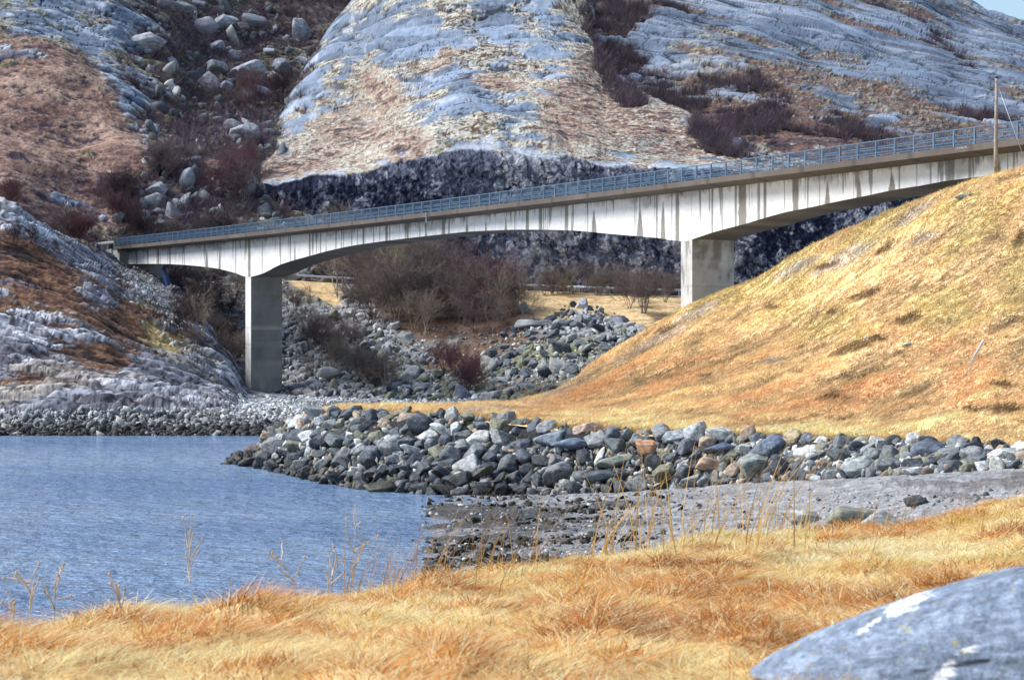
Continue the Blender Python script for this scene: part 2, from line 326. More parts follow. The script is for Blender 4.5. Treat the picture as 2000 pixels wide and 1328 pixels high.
# broken cliff face
b2 = dm.P[..., 2]; a2 = dm.P[..., 0]
wx = fbm(a2*.3, b2*.3, 3, 47)*1.6
d1, d2, cv = worley(a2*.5+b2*.35+wx, b2*.22-a2*.18+wx, 3); e1, e2, ev = worley(a2*1.1+b2*.3+wx, b2*.9-a2*.3, 5)
f3 = fbm(a2*.8+b2*.2, b2*.55, 6, 41, .72); streak = fbm(a2*.14, b2*.02, 4, 43); shadem = fbm(a2*.07, b2*.05, 4, 45); sp = fbm(a2*2.2+b2*.8, b2*1.8, 3, 49, .7)
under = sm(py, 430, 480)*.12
ccl = mixc(mixc(np.broadcast_to(np.array([.095, .105, .145]), px.shape+(3,)), np.array([.30, .305, .335]), sm(f3*.7+sp*.35+ev*.3+cv*.2+streak*.9+under, .14, .55)), np.array([.016, .020, .042]), np.maximum(sm(-f3*.7-sp*.5-ev*.3+shadem*1.3-streak*.5-under*.5, .04, .3), np.maximum(cracks(a2*.35+b2*.25, b2*.25-a2*.15, 419, .05), sm(.07-(d2-d1), 0, .06)*sm(f3, -.1, .1)*.8)))  # near-black tone paints shade into the hollows, along with the cracks
ccl = mixc(ccl, np.array([.24, .20, .16]), sm(ell(px, py, [(520,430,60,70,0),(640,420,70,50,0),(900,420,60,40,0)])+f3, .4, .8)*.7)
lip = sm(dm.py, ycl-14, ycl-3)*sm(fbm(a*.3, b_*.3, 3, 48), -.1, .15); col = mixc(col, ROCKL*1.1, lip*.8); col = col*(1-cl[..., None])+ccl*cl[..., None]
hcl = cv*.4+ev*.25+f3*1.0+ridge(a2*.5+b2*.35, b2*.3-a2*.2, 4, 53)*.5
hsl = big*4+mid*.3+fine*.2*(1-Wt[0])+.5*sm(g2-g1, 0, .5)*Wt[0]-crk*.1*Wt[0]+Wt[1]*.3+Wt[2]*.2+ff*.2*(1-Wt[0]*.95)
edge = sm(dm.u, 478, 560)[None, :]
dm.displace((hsl*(1-cl)*(.35+.65*edge)*(.08+.92*sm(ycl-dm.py, 0, 45))*np.where(dm.px < 800, sm(1-tf_, -.01, .08)*.9+.1, 1)+hcl*cl*.42)*sm(dm.vrow, 0, 6))
dm.shr = Wt[3]*(1-cl)
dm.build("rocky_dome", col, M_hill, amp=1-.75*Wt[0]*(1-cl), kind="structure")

# ------------------------------------------------------------------ SETTING: mountain at the right
mt = Patch([
 (980, [(480,345),(340,360),(240,385),(120,412),(-10,440),(-280,520),(-300,620)]),
 (1200,[(480,338),(340,350),(230,375),(110,402),(-20,432),(-270,515),(-290,610)]),
 (1500,[(500,338),(350,346),(220,372),(100,406),(-20,446),(-170,520),(-185,610)]),
 (1800,[(520,336),(340,352),(200,386),(100,428),(10,482),(-48,530),(-60,620)]),
 (1900,[(520,335),(330,358),(190,395),(110,436),(50,488),(10,530),(0,620)]),
 (2000,[(520,335),(330,358),(200,395),(130,436),(82,480),(50,522),(40,610)]),
 (2100,[(520,335),(340,358),(230,395),(175,436),(130,470),(100,510),(90,600)]),
 (2450,[(520,335),(420,358),(360,395),(330,436),(300,465),(280,500),(270,590)])], 1.7, 1.5)
px, py, a, b_ = mt.px, mt.py, mt.a, mt.b
sl = (py-0)-(px-1300)*.42                                  # strata run down to the right
big = fbm(a*.03, b_*.03, 4, 61); fine = fbm(a*.4, b_*.7, 4, 63, .65)
q = b_+a*.30; p = a-b_*.30
ff = fbm(a*.8, b_*1.2, 4, 64, .65); mid = fbm(p*.06, q*.2, 5, 62, .6); strat = ridge(p*.02, q*.16, 5, 69, .6); st2 = fbm(p*.03, q*.35, 4, 71, .6)
px, py = warp(mt.px, mt.py, a, b_, 421)
slabz = ell(px, py, [(1500,60,230,62,14),(1750,110,260,70,20),(1950,90,160,60,28),(1930,190,160,40,25),(1820,190,90,28,15),(1290,110,60,40,20),(1480,95,90,28,10),(1640,190,60,20,15),(1870,225,50,16,10),(1720,235,35,14,0),(1590,165,60,18,5),(1330,60,60,30,20)])
low = sm(py+(px-1300)*-.12, 150, 240)
sc_rock = np.maximum(slabz, -.55)*.8+mid*.8+st2*.6+fine*.3+.16-low*.38
sc_tuft = ff*.85+fine*.6-mid*.5+.1
sc_russ = -mid*.7+fine*.4+ff*.3+.18+low*.34
sc_shr = np.maximum(ell(px, py, [(1800,70,150,12,34),(1880,130,70,10,36),(1210,110,45,120,-15),(1300,200,120,70,10),(1480,250,160,60,5),(1330,30,70,14,30),(1640,260,120,40,5),(1440,170,110,35,10),(1240,40,60,50,20),(1950,230,80,18,10)])*.6, -.5)+.04+fine*1.0+ff*.3+ff*.25-mid*.8+low*.1
S = np.stack([sc_rock, sc_tuft, sc_russ, sc_shr]); Wt = np.exp(S*16); Wt /= Wt.sum(0)
g1, g2, gc = worley(p*.045+mid*.5, q*.14+st2*.3, 33); gap = sm(.10-(g2-g1), 0, .08)*sm(fbm(a*.08, b_*.08, 3, 453), -.25, .1)
crk = np.maximum(gap, np.maximum(cracks(p*.05+mid*.3, q*.15+mid*.5, 423, .025)*.8, cracks(a*.1, b_*.13, 425, .03)*.8))
crock = mixc(mixc(np.broadcast_to(ROCK*.86, px.shape+(3,))*(1+.4*st2+.25*mid+.3*gc)[..., None], ROCKL*.85, sm(st2+fine*.5, .25, .6)*.8), ROCKD*.4, np.maximum(crk, sm(strat, .6, .9)*.6))
ctuft = mixc(np.broadcast_to(TUFT*.75, px.shape+(3,)), MOSS*.8, sm(-fine, -.1, .3))
cruss = mixc(mixc(np.broadcast_to(RUSS*.9, px.shape+(3,)), SHRUB*1.2, sm(fine+low*.2, -.1, .4)), TUFT*.7, sm(-ff, .25, .5))
cshr = mixc(np.broadcast_to(SHRUB*1.1, px.shape+(3,)), RUSS*.6, sm(fine, .1, .5))
col = crock*Wt[0][..., None]+ctuft*Wt[1][..., None]+cruss*Wt[2][..., None]+cshr*Wt[3][..., None]
mt.displace(-1.5*sm(mt.vfrac, .6, .9)+big*3+mid*.6+fine*.2*(1-.9*Wt[0])+ff*.15*(1-.9*Wt[0])+Wt[1]*.3+.6*sm(g2-g1, 0, .5)*Wt[0]-crk*.1*Wt[0]-Wt[3]*.6)
mt.shr = Wt[3]
mt.build("mountain", col, M_hill, amp=1-.7*Wt[0], kind="structure")

# ------------------------------------------------------------------ SETTING: far shore, rock slabs on the left bank, gravel flat at the pier
ls = Patch([
 (-380,[(856,169),(848,171),(800,176),(610,205),(470,235),(340,262),(320,275),(420,300)]),
 (0,   [(856,169),(848,171),(800,177),(650,200),(530,228),(420,256),(408,268),(470,292)]),
 (90,  [(856,169),(848,171),(800,177),(660,202),(550,232),(468,262),(462,272),(510,294)]),
 (200, [(856,169),(848,171),(803,178),(690,204),(590,238),(500,282),(494,288),(530,300)]),
 (232, [(856,169),(848,171),(804,178),(705,205),(610,240),(517,284),(512,290),(560,304)]),
 (330, [(856,169),(848,171),(806,180),(745,206),(672,238),(570,276),(563,286),(600,300)]),
 (430, [(856,169),(848,171),(805,184),(780,209),(745,232),(690,256),(680,266),(690,285)]),
 (490, [(856,169),(848,171),(806,186),(792,210),(783,230),(768,246),(755,256),(740,275)]),
 (600, [(856,169),(848,171),(815,188),(799,212),(788,232),(776,247),(768,255),(765,270)]),
 (1050,[(856,169),(845,173),(815,190),(801,210),(790,225),(778,240),(770,250),(765,265)])], 1.6, 1.5)
px, py, a, b_ = ls.px, ls.py, ls.a, ls.b
q = b_*1.0+a*.12; p = a
big = fbm(a*.05, b_*.06, 4, 81); mid = fbm(p*.16, q*.42, 5, 82, .6); fine = fbm(a*.8, b_*1.1, 4, 83, .65)
strat = ridge(p*.09+q*.03, q*.42, 4, 89); st2 = fbm(p*.14, q*.8, 4, 91); ff = fbm(a*1.2, b_*1.8, 3, 92, .65)
px, py = warp(ls.px, ls.py, a*1.6, b_*1.6, 431, .7)
rockz = ell(px, py, [(60,660,150,60,15),(200,760,230,50,5),(40,740,120,60,0),(430,700,70,70,40),(140,530,90,14,25),(230,590,70,18,15),(330,640,40,22,20),(40,450,70,22,22),(400,660,90,20,30),(170,525,70,16,30),(330,735,130,45,5),(30,800,600,12,0)])
heath = ell(px, py, [(120,560,170,45,15),(170,640,130,35,20),(270,640,100,40,25),(60,500,120,30,15),(210,700,110,22,10),(300,720,60,16,10),(230,585,60,25,20),(60,590,100,30,0),(90,745,70,10,10),(30,745,40,10,0)])
straw = ell(px, py, [(300,655,60,40,30),(360,690,80,22,25),(280,610,70,20,25),(420,720,50,14,20),(30,748,50,8,0),(330,680,50,35,20)])
scree = np.maximum(ell(px, py, [(245,530,60,20,35),(300,575,70,20,42),(225,500,30,25,20)]), sm(py, 770, 786)*sm(px, 430, 500)*1.2-.2)
tq = q*.34+p*.03+fbm(p*.09, q*.12, 4, 437)*2.4; terr = (tq-np.floor(tq)); terr = .75*np.clip((terr-.55)/.45, 0, 1)**2*sm(fbm(p*.06, q*.2, 3, 439), -.25, .1)
sc_rock = np.maximum(rockz, -.6)*.6+mid*1.0+fine*.4+.2; sc_h = np.maximum(heath, -.6)*.8-mid*.75+ff*.5+.2; sc_s = np.maximum(straw, -.6)*.85+fine*.6+ff*.5+.08; sc_g = np.maximum(scree, -.8)*1.6+.25
g1, g2, gc = worley(p*.17+mid*.6, q*.62+mid*.5+fine*.15, 35); h1, h2, hc = worley(p*.5, q*1.3+mid, 37); gap = np.maximum(sm(.14-(g2-g1), 0, .1), .7*sm(.10-(h2-h1), 0, .08)*sm(st2, -.2, .1))
S = np.stack([sc_rock+gc*.12, sc_h-gc*.1, sc_s, sc_g]); Wt = np.exp(S*16); Wt /= Wt.sum(0)
crock = mixc(mixc(np.broadcast_to(np.array([.25, .26, .30]), px.shape+(3,)), np.array([.47, .485, .53]), sm(st2+mid*.4, -.1, .4)), np.array([.085, .08, .10]), sm(strat+st2*.3, .38, .7)*.9)
crock = mixc(crock, np.array([.36, .31, .245]), sm(fbm(p*.08, q*.1, 3, 95)+sm(py, 690, 760)*.2, .1, .5)*.7); crock = mixc(crock, np.array([.60, .62, .68]), sm(ell(px, py, [(60,640,130,40,12),(40,450,70,25,25),(150,530,70,14,25)])+mid*.5, .1, .5)*.6); crock = mixc(crock, np.array([.06, .055, .07]), sm(ridge(p*.16+q*.1, q*.16-p*.05, 4, 97, .6), .66, .85)*.8)
ch = mixc(mixc(np.broadcast_to(np.array([.115, .058, .038]), px.shape+(3,)), np.array([.25, .14, .08]), sm(fine+ff*.6, -.1, .5)), np.array([.028, .018, .018]), sm(-mid-ff*.4, .05, .35))
cs = mixc(np.broadcast_to(np.array([.46, .33, .15]), px.shape+(3,)), np.array([.24, .19, .07]), sm(fine, -.1, .5))
e1, e2, ev = worley(a*1.4, b_*1.4, 7)
cg = np.array([.30, .31, .34])*(1+ev*.55)[..., None]*(sm(e2-e1, 0, .2)*.7+.3)[..., None]*(.6+.8*sm(py, 760, 785))[..., None]
col = crock*Wt[0][..., None]+ch*Wt[1][..., None]+cs*Wt[2][..., None]+cg*Wt[3][..., None]
crk = np.maximum(cracks(p*.12, q*.7, 433, .06), cracks(p*.3, q*.35, 435, .04)); col = mixc(col, np.array([.035, .033, .04]), np.maximum(crk, gap)*Wt[0]*.9); col = col*(1+.35*gc*Wt[0]+.15*hc*Wt[0])[..., None]
tide = sm(ls.P[..., 2]+mid*.3, .95, .55)
col = mixc(col, np.array([.035, .038, .035]), tide*.9)
ls.displace((big*1.6+mid*.6*(1-Wt[3])+fine*.15+ff*.15*Wt[1]-.2*sm(strat+st2*.3, .3, .8)*Wt[0]+(.55*sm(g2-g1, 0, .55)+.15*sm(h2-h1, 0, .5))*Wt[0]+st2*.2*Wt[0]+Wt[0]*.25+Wt[1]*.45+Wt[3]*ev*.12)*sm(ls.vrow, 3, 30)*(1-.9*sm(ls.px, 420, 500)))
ls.build("shore_ground", col, M_near, amp=1-.55*Wt[0], kind="structure")

# ------------------------------------------------------------------ SETTING: talus gully and road bank under the bridge
gl = Patch([
 (380, [(800,242),(700,262),(620,279),(565,292),(540,302),(538,316)]),
 (560, [(795,243),(722,258),(650,273),(590,288),(548,300),(547,316)]),
 (700, [(798,240),(735,254),(655,270),(592,286),(556,299),(555,316)]),
 (850, [(800,236),(742,250),(660,267),(600,283),(561,297),(560,316)]),
 (1000,[(800,228),(745,245),(675,259),(620,272),(567,292),(566,316)]),
 (1150,[(790,224),(725,240),(670,252),(628,264),(573,288),(572,316)]),
 (1300,[(780,222),(700,238),(655,250),(625,262),(578,284),(577,316)]),
 (1700,[(780,222),(700,238),(655,250),(625,262),(584,284),(583,316)])], 1.7, 1.6)
px, py, a, b_ = gl.px, gl.py, gl.a, gl.b
mid = fbm(a*.15, b_*.2, 5, 102, .6); fine = fbm(a*.8, b_*1., 4, 103, .65); big = fbm(a*.05, b_*.06, 3, 104)
straw = ell(px, py, [(1150,590,190,28,3),(1060,590,70,40,30),(1230,620,90,30,15),(620,560,60,18,20),(1330,600,120,40,0),(640,580,50,14,35)])
russ = ell(px, py, [(980,640,90,60,0),(900,700,80,30,0),(1300,620,90,40,0),(1010,755,90,14,0),(840,640,70,40,0),(750,600,120,40,0)])
talus = ell(px, py, [(1100,690,170,70,-5),(700,720,160,70,20),(620,660,80,80,30),(850,760,200,40,0),(1180,640,80,40,20),(700,620,80,60,10)])
sc_t = np.maximum(talus, -.6)+.25+mid*.3; sc_s = np.maximum(straw, -.8)*1.6+.15+fine*.2; sc_r = np.maximum(russ, -.6)+.2-mid*.4; sc_d = np.full_like(px, -.05)+mid*.4
S = np.stack([sc_t, sc_s, sc_r, sc_d]); Wt = np.exp(S*9); Wt /= Wt.sum(0)
e1, e2, ev = worley(a*.75, b_*.75, 8)
ct = np.array([.24, .245, .25])*(1+ev*.5)[..., None]*(sm(e2-e1, 0, .18)*.75+.25)[..., None]
ct = mixc(ct, np.array([.13, .13, .05]), sm(fbm(a*.12, b_*.12, 3, 108), .15, .5)*.7)
cs = mixc(np.broadcast_to(np.array([.56, .40, .21]), px.shape+(3,)), np.array([.36, .24, .11]), sm(fine, -.1, .5))
cr = mixc(np.broadcast_to(np.array([.15, .095, .065]), px.shape+(3,)), np.array([.10, .055, .04]), sm(fine, -.1, .5))
cd = mixc(np.broadcast_to(np.array([.06, .05, .042]), px.shape+(3,)), np.array([.19, .185, .18]), sm(fine+mid, .0, .4))
col = ct*Wt[0][..., None]+cs*Wt[1][..., None]+cr*Wt[2][..., None]+cd*Wt[3][..., None]
gl.displace((big*1.2+mid*.6+fine*.1+Wt[0]*(ev*.35+.3*sm(e2-e1, 0, .25)))*sm(px, 360, 460)*sm(gl.vk[-2]-gl.vrow, 4, 30)*sm(1-gl.vfrac, 0, .05))
gl.build("gully_ground", col, M_near, kind="structure")
# road on top of the bank
ru = np.linspace(420, 1700, 60); rp = np.interp(ru, [380,560,700,850,1000,1150,1300,1700], [540,548,556,561,567,573,578,584]); rd_ = np.interp(ru, [380,560,700,850,1000,1150,1300,1700], [302,300,299,297,292,288,284,284])
r0 = W(ru, rp, rd_+4.0); r1 = r0.copy(); r1[:, 1] += 6.5; r0[:, 2] += .12; r1[:, 2] += .12
link("road", new_mesh("road", np.concatenate([r0, r1]), np.stack([np.arange(59), np.arange(1, 60), np.arange(61, 120), np.arange(60, 119)], -1)), plain("asphalt", (.055, .055, .058), .9, .2, .2, 2.), kind="structure")

# ------------------------------------------------------------------ SETTING: grassy hill and flat top of the spit
hill_cols = [
 (520, [(858,131),(856,133),(855,134),(854,135),(853,136)]),
 (570, [(831,127),(829,130),(828,132),(827,133),(826,134)]),
 (640, [(812,121.5),(810,124),(808,127),(807,129),(806,131)]),
 (700, [(808,118),(805,121),(802,125),(800,129),(799,132)]),
 (850, [(815,113.5),(808,120),(802,127),(797,134),(794,139)]),
 (1000,[(826,110),(812,120),(803,131),(795,142),(790,149)]),
 (1090,[(838,107.5),(820,118),(803,131),(780,146),(765,155)]),
 (1200,[(845,105),(817,118),(768,140),(718,158),(690,169)]),
 (1330,[(850,102.5),(810,114),(730,137),(660,154),(617,165)]),
 (1433,[(853,100),(805,112),(700,134),(615,151),(570,161)]),
 (1700,[(865,92.5),(800,103),(650,119),(518,131),(423,142)]),
 (1900,[(875,86.5),(800,95),(620,111),(460,122),(345,130.5)]),
 (2000,[(880,83.5),(800,92),(600,108),(440,119),(318,127.5)]),
 (2350,[(900,74),(800,82),(560,97),(360,107),(230,115)])]
hc2 = []
for u, L in hill_cols:
    y, d = L[-1]; z = EYE+(664-y)/F*d; y0, d0 = L[0]
    dz = 1.2 if u < 1050 else 2.5
    b1 = (664-F*(max(z-dz, -1)-EYE)/(d+8), d+8); b2 = (664-F*(max(z-4*dz, -1.5)-EYE)/(d+24), d+24)
    hc2.append((u, [(y0+4, d0-.5)]+L+[b1, b2]))
gh = Patch(hc2, 2.2, 1.8)
px, py, a, b_ = gh.px, gh.py, gh.a, gh.b
big = fbm(a*.06, b_*.06, 4, 121); mid = fbm(a*.25, b_*.35, 5, 122, .6); fine = fbm(a*1.3, b_*2., 4, 123, .65)
dsl = fbm((a+b_*.6)*.12, (b_-a*.6)*.45, 4, 125, .6)
ST = np.array([.80, .57, .31]); OR = np.array([.64, .36, .18]); GRN = np.array([.44, .38, .15]); GRV = np.array([.33, .31, .31]); DK = np.array([.10, .06, .025])
green = ell(px, py, [(1500,540,200,70,-25),(1700,440,170,50,-30),(1900,440,150,120,-20),(1850,600,100,80,0),(1600,630,120,60,0),(1400,580,120,50,-25),(1990,560,100,150,0)])
orange = ell(px, py, [(1300,730,300,50,-12),(1700,770,330,60,-5),(1860,690,160,60,0),(1150,770,160,25,-20),(1950,400,60,60,0),(1990,600,40,60,0)])
grv = ell(px, py, [(1255,690,120,16,-28),(1110,765,90,12,-22),(1160,735,60,8,-28),(1510,705,50,12,-10),(1370,620,50,10,-28),(1640,500,70,14,-30),(1800,460,60,16,-25),(1560,520,60,10,-30),(1780,410,60,14,-30),(985,803,70,5,2),(930,806,40,4,0),(640,818,70,8,-10)])
dark = ell(px, py, [(1720,483,30,8,-15),(1600,520,22,5,-15),(1840,545,45,9,-18),(1690,570,40,9,-20),(1620,605,22,6,-10),(1770,630,28,9,-10),(1660,690,50,8,-15),(1720,670,20,6,0),(1400,705,25,8,-10),(1560,680,20,6,-20),(1380,735,22,6,0),(1620,780,40,9,-10),(1960,750,26,6,-5),(1960,800,36,14,0),(1640,820,40,7,0),(1300,655,30,6,-20),(1370,660,18,5,-25),(1500,600,20,5,0),(1990,465,20,30,0),(1560,735,12,4,0),(1740,700,40,6,-10),(1900,800,20,6,0)])
c = mixc(np.broadcast_to(ST, px.shape+(3,)), OR, sm(np.maximum(orange, -.3)*.55+dsl*.7+mid*.7+fine*.6, .0, .6)*.95)
c = mixc(c, GRN, sm(np.maximum(green, -.4)*.8+mid*.8+dsl*.4+fine*.4, .1, .6)*.62)
c = mixc(c, ST*1.25, sm(fine*.8+mid*.5-sm(py, 560, 400)*.3+sm(py, 790, 830)*.35, .2, .7)*.8)
c = mixc(c, GRV, sm(grv*.8+mid*1.0+fine*.6, .15, .5)*.6)
c = mixc(c, DK, sm(dark*.8+mid*1.1+fine*.9+dsl*.4, .25, .6)*.85)
c = c*(1+.6*mid+.35*dsl+.7*fine)[..., None]; c = np.clip(c*.9, .02, .85)
gh.c = c
gh.displace((big*.5+mid*.2+fine*.06+dsl*.14)*sm(gh.vrow, 3, 20))
gh.build("grassy_hill", c*.95, M_grassground, kind="structure")

# ------------------------------------------------------------------ SETTING: bank of the spit (under its stones), beach
BOT = [(430,907,131),(470,908,130.5),(520,917,125.6),(560,925,121.7),(620,940,115.1),(700,955,109.2),(900,967,104.9),(1000,967,104.9),(1100,965,103),(1300,957,100),(1500,940,96),(1700,930,88),(2000,914,80.5),(2350,900,72)]
TOP = [(430,905,133),(470,893,134),(520,858,131),(560,835,127.6),(620,816,122.5),(700,808,118.2),(900,819,112),(1000,826,110.2),(1100,838,107.2),(1300,849,103),(1500,856,98),(1700,865,92.7),(2000,880,83.7),(2350,900,74.2)]
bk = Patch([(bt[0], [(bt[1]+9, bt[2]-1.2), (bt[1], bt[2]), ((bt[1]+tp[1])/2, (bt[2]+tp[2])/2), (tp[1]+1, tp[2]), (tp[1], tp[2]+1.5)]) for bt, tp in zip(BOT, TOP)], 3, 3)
e1, e2, ev = worley(bk.a*1.3, bk.b*1.3, 11)
bk.displace(ev*.15-.1)
bk.build("spit_bank", np.array([.022, .022, .022])*(1+ev*.5)[..., None], M_gravel, kind="structure")  # near-black colour stands in for the deep shade between the stones
bcc = [
 (560, [(1250,60.5),(1150,73),(1080,85.5),(1010,103),(968,117),(950,124)]),
 (760, [(1200,62.3),(1130,71.7),(1085,79.4),(1030,91.5),(980,106),(960,113)]),
 (850, [(1180,60.9),(1110,71),(1060,80.1),(1012,91.4),(974,103),(955,112)]),
 (1000,[(1170,62),(1095,72.6),(1050,81.2),(1010,91),(967,104.5),(945,112)]),
 (1200,[(1180,60),(1085,73),(1040,81.5),(1000,90),(961,101.3),(940,108)]),
 (1500,[(1150,56),(1060,70),(1010,79),(970,88),(940,96),(925,101)]),
 (1700,[(1130,50),(1050,63),(1000,72),(960,80),(930,88),(912,93)]),
 (2000,[(1100,45),(1040,54),(1000,61),(962,69),(914,80.5),(900,85)]),
 (2400,[(1080,42),(1030,48),(990,55),(950,63),(905,72),(890,76)])]
for u_, L_ in bcc:
    d_ = L_[0][1]-14; z_ = EYE+(664-L_[0][0])/F*L_[0][1]-1.3; L_.insert(0, (664-F*(z_-EYE)/d_, d_))
bc = Patch(bcc, 2.2, 3.0)
px, py, a, b_ = bc.px, bc.py, bc.a, bc.b
mid = fbm(a*.35, b_*.5, 5, 142, .6); fine = fbm(a*2., b_*2., 3, 143, .65); band = fbm(a*.12, b_*.6, 4, 145)
e1, e2, ev = worley(a*3.2, b_*3.2, 12)
c = np.array([.25, .25, .255])*(1+ev*.22)[..., None]*(1+fine*.4+mid*.1)[..., None]
wetz = sm(bc.P[..., 2]+mid*.35, .55, .05)
weed = sm(mid*.7+band*1.0+sm(px, 1350, 900)*.35-.22, .05, .3)*sm(px, 1500, 1150)
c = mixc(c, np.array([.10, .103, .11]), wetz*.4); c = mixc(c, np.array([.035, .033, .027]), weed*.8)
weed2 = sm(ell(px, py, [(1830,948,120,9,3),(1960,945,90,12,0),(1880,975,80,8,5),(2000,930,60,14,0)])+mid*.8+fine*.7, .12, .4)
c = mixc(c, np.array([.07, .05, .04]), weed2*.55)
bc.displace(mid*.03+ev*.03+weed*.06*(1+fine)+weed2*.1)
bc.build("beach", c, M_gravel, kind="structure")

# ------------------------------------------------------------------ SETTING: foreground bank
fgc = [
 (-260,[(1750,5.2),(1500,7.4),(1335,9.4),(1275,11),(1252,12.2)]),
 (0,   [(1750,5.2),(1500,7.5),(1330,9.8),(1262,12),(1242,13.4)]),
 (250, [(1750,5.2),(1500,7.5),(1330,9.9),(1252,12.4),(1215,14.6)]),
 (480, [(1750,5.2),(1500,7.5),(1330,10),(1240,13),(1192,16.2)]),
 (620, [(1750,5.2),(1500,7.5),(1330,10),(1235,13.4),(1178,17.4)]),
 (1000,[(1750,5.2),(1500,7.5),(1330,10),(1215,14.5),(1122,21)]),
 (1250,[(1750,5.2),(1500,7.5),(1330,10),(1200,15),(1085,24)]),
 (1500,[(1750,5.2),(1500,7.5),(1330,10),(1185,15.5),(1052,26.5)]),
 (1750,[(1750,5.2),(1500,7.5),(1330,10),(1160,16.2),(1035,28)]),
 (2000,[(1750,5.2),(1500,7.5),(1330,10),(1145,16.6),(972,31)]),
 (2350,[(1750,5.2),(1500,7.5),(1330,10),(1130,17),(940,33)])]
fg2 = []
for u, L in fgc:
    y, d = L[-1]; z = EYE+(664-y)/F*d
    z1 = z-1.0; z2 = 1.4 if u > 1200 else -.4; d1 = d+4.5; d2 = d+(26 if u > 1200 else 22)
    fg2.append((u, L+[(664-F*(z1-EYE)/d1, d1), (664-F*(z2-EYE)/d2, d2)]))
fg = Patch(fg2, 5, 4)
px, py, a, b_ = fg.px, fg.py, fg.P[..., 0], fg.P[..., 1]
big = fbm(a*.45, b_*.35, 4, 161); mid = fbm(a*1.6, b_*1.2, 4, 162); wvx, wvy, wvc, wvd = worleyv(a*1.7+mid*.3, b_*1.15+mid*.3, 17)
tus = ell(a*100, b_*100, [(x*100, y*100, rx*100, ry*100, r) for x, y, rx, ry, r in [(-1.7,15.3,.55,.8,0),(-2.6,13.2,.5,.7,0),(2.05,13.6,.55,.6,0),(2.35,15.2,.5,.7,10),(.55,12.4,.25,.4,0),(-.25,10.6,.3,.4,0),(-3.2,11.3,.4,.5,0),(1.0,17,.5,.5,0),(3.0,19,.6,.7,0),(.2,13.8,.35,.5,0)]])
fg.displace((big*.07+mid*.03+sm(tus, 0, .8)*.015+(.75-np.clip(wvd, 0, .75))*.09*(.6+wvc))*sm(fg.vrow, 0, 6))
fg.tus = tus
fg.build("bank_ground", mixc(np.broadcast_to(np.array([.62, .44, .20]), px.shape+(3,)), np.array([.40, .22, .08]), sm(mid+big, -.1, .5)), M_grassground, kind="structure")

# ------------------------------------------------------------------ BRIDGE
K = 4588.0
def fas(pxv): h = 15.86+.0108*(pxv-228); return K/h
dA = fas(228.); dB = fas(2000.)
A2 = np.array([(228-1000)/F*dA, dA]); B2 = np.array([1000/F*dB, dB]); LEN = float(np.linalg.norm(B2-A2)); U2 = (B2-A2)/LEN; N2 = np.array([-U2[1], U2[0]])   # N2 points inwards (away from the camera side)
if N2[1] < 0: N2 = -N2
_pk = [232,420,700,1000,1300,1580,1800,2000]; _zk = []
_yk = [480.6,461,431,396.5,357.7,323,293.7,270]
for p_, y_ in zip(_pk, _yk): _zk.append((664-y_)/F*fas(p_))
def s_at(pxv, off):            # where along the bridge the line offset inwards by off is seen at pxv
    k = (pxv-1000)/F; o = A2+N2*off
    return (k*o[1]-o[0])/(U2[0]-k*U2[1])
zs = np.polyfit([s_at(p_, 0) for p_ in _pk], _zk, 2)
def ztop(s): return EYE+np.polyval(zs, np.clip(s, -15, LEN+10))
def BP(s, off, z):
    s = np.asarray(s, float); o = A2[None]+s[..., None]*U2+off*N2 if s.ndim else A2+s*U2+off*N2
    return np.concatenate([o, (np.asarray(z)+0*s)[..., None]], -1)
OV, BW = 1.55, 3.85; DW = 2*OV+BW
gb_px = [215,232,330,420,455,487,508,550,608,650,700,800,900,1000,1050,1120,1200,1280,1338,1365,1396,1453,1534,1580,1630,1697,1750,1800,1850,1920,2000]
gb_y = [514,515.5,516,524,532,541,536,516,499,488,478,465,454,449,448.8,450.6,457.8,464.6,471,463,453,438,414.8,405.8,395,381.5,370.5,362.5,353.5,345,338]
gs = np.array([s_at(p_, OV) for p_ in gb_px]); gz = np.array([EYE+(664-y_)/F*(A2[1]+s_*U2[1]+OV*N2[1]) for s_, y_ in zip(gs, gb_y)])
def zbot(s): return cub(gs, gz, np.clip(s, gs[0], gs[-1]))
bridge = bpy.data.objects.new("road_bridge", None); SC.collection.objects.link(bridge)
_bo = BP(np.array(LEN*.5), DW/2, 0.0); bridge.location = Vector(_bo); BOFF = np.array(_bo)
tag(bridge, "long concrete girder bridge with blue railing on two tall piers across the inlet", "bridge")
SEND = LEN+14
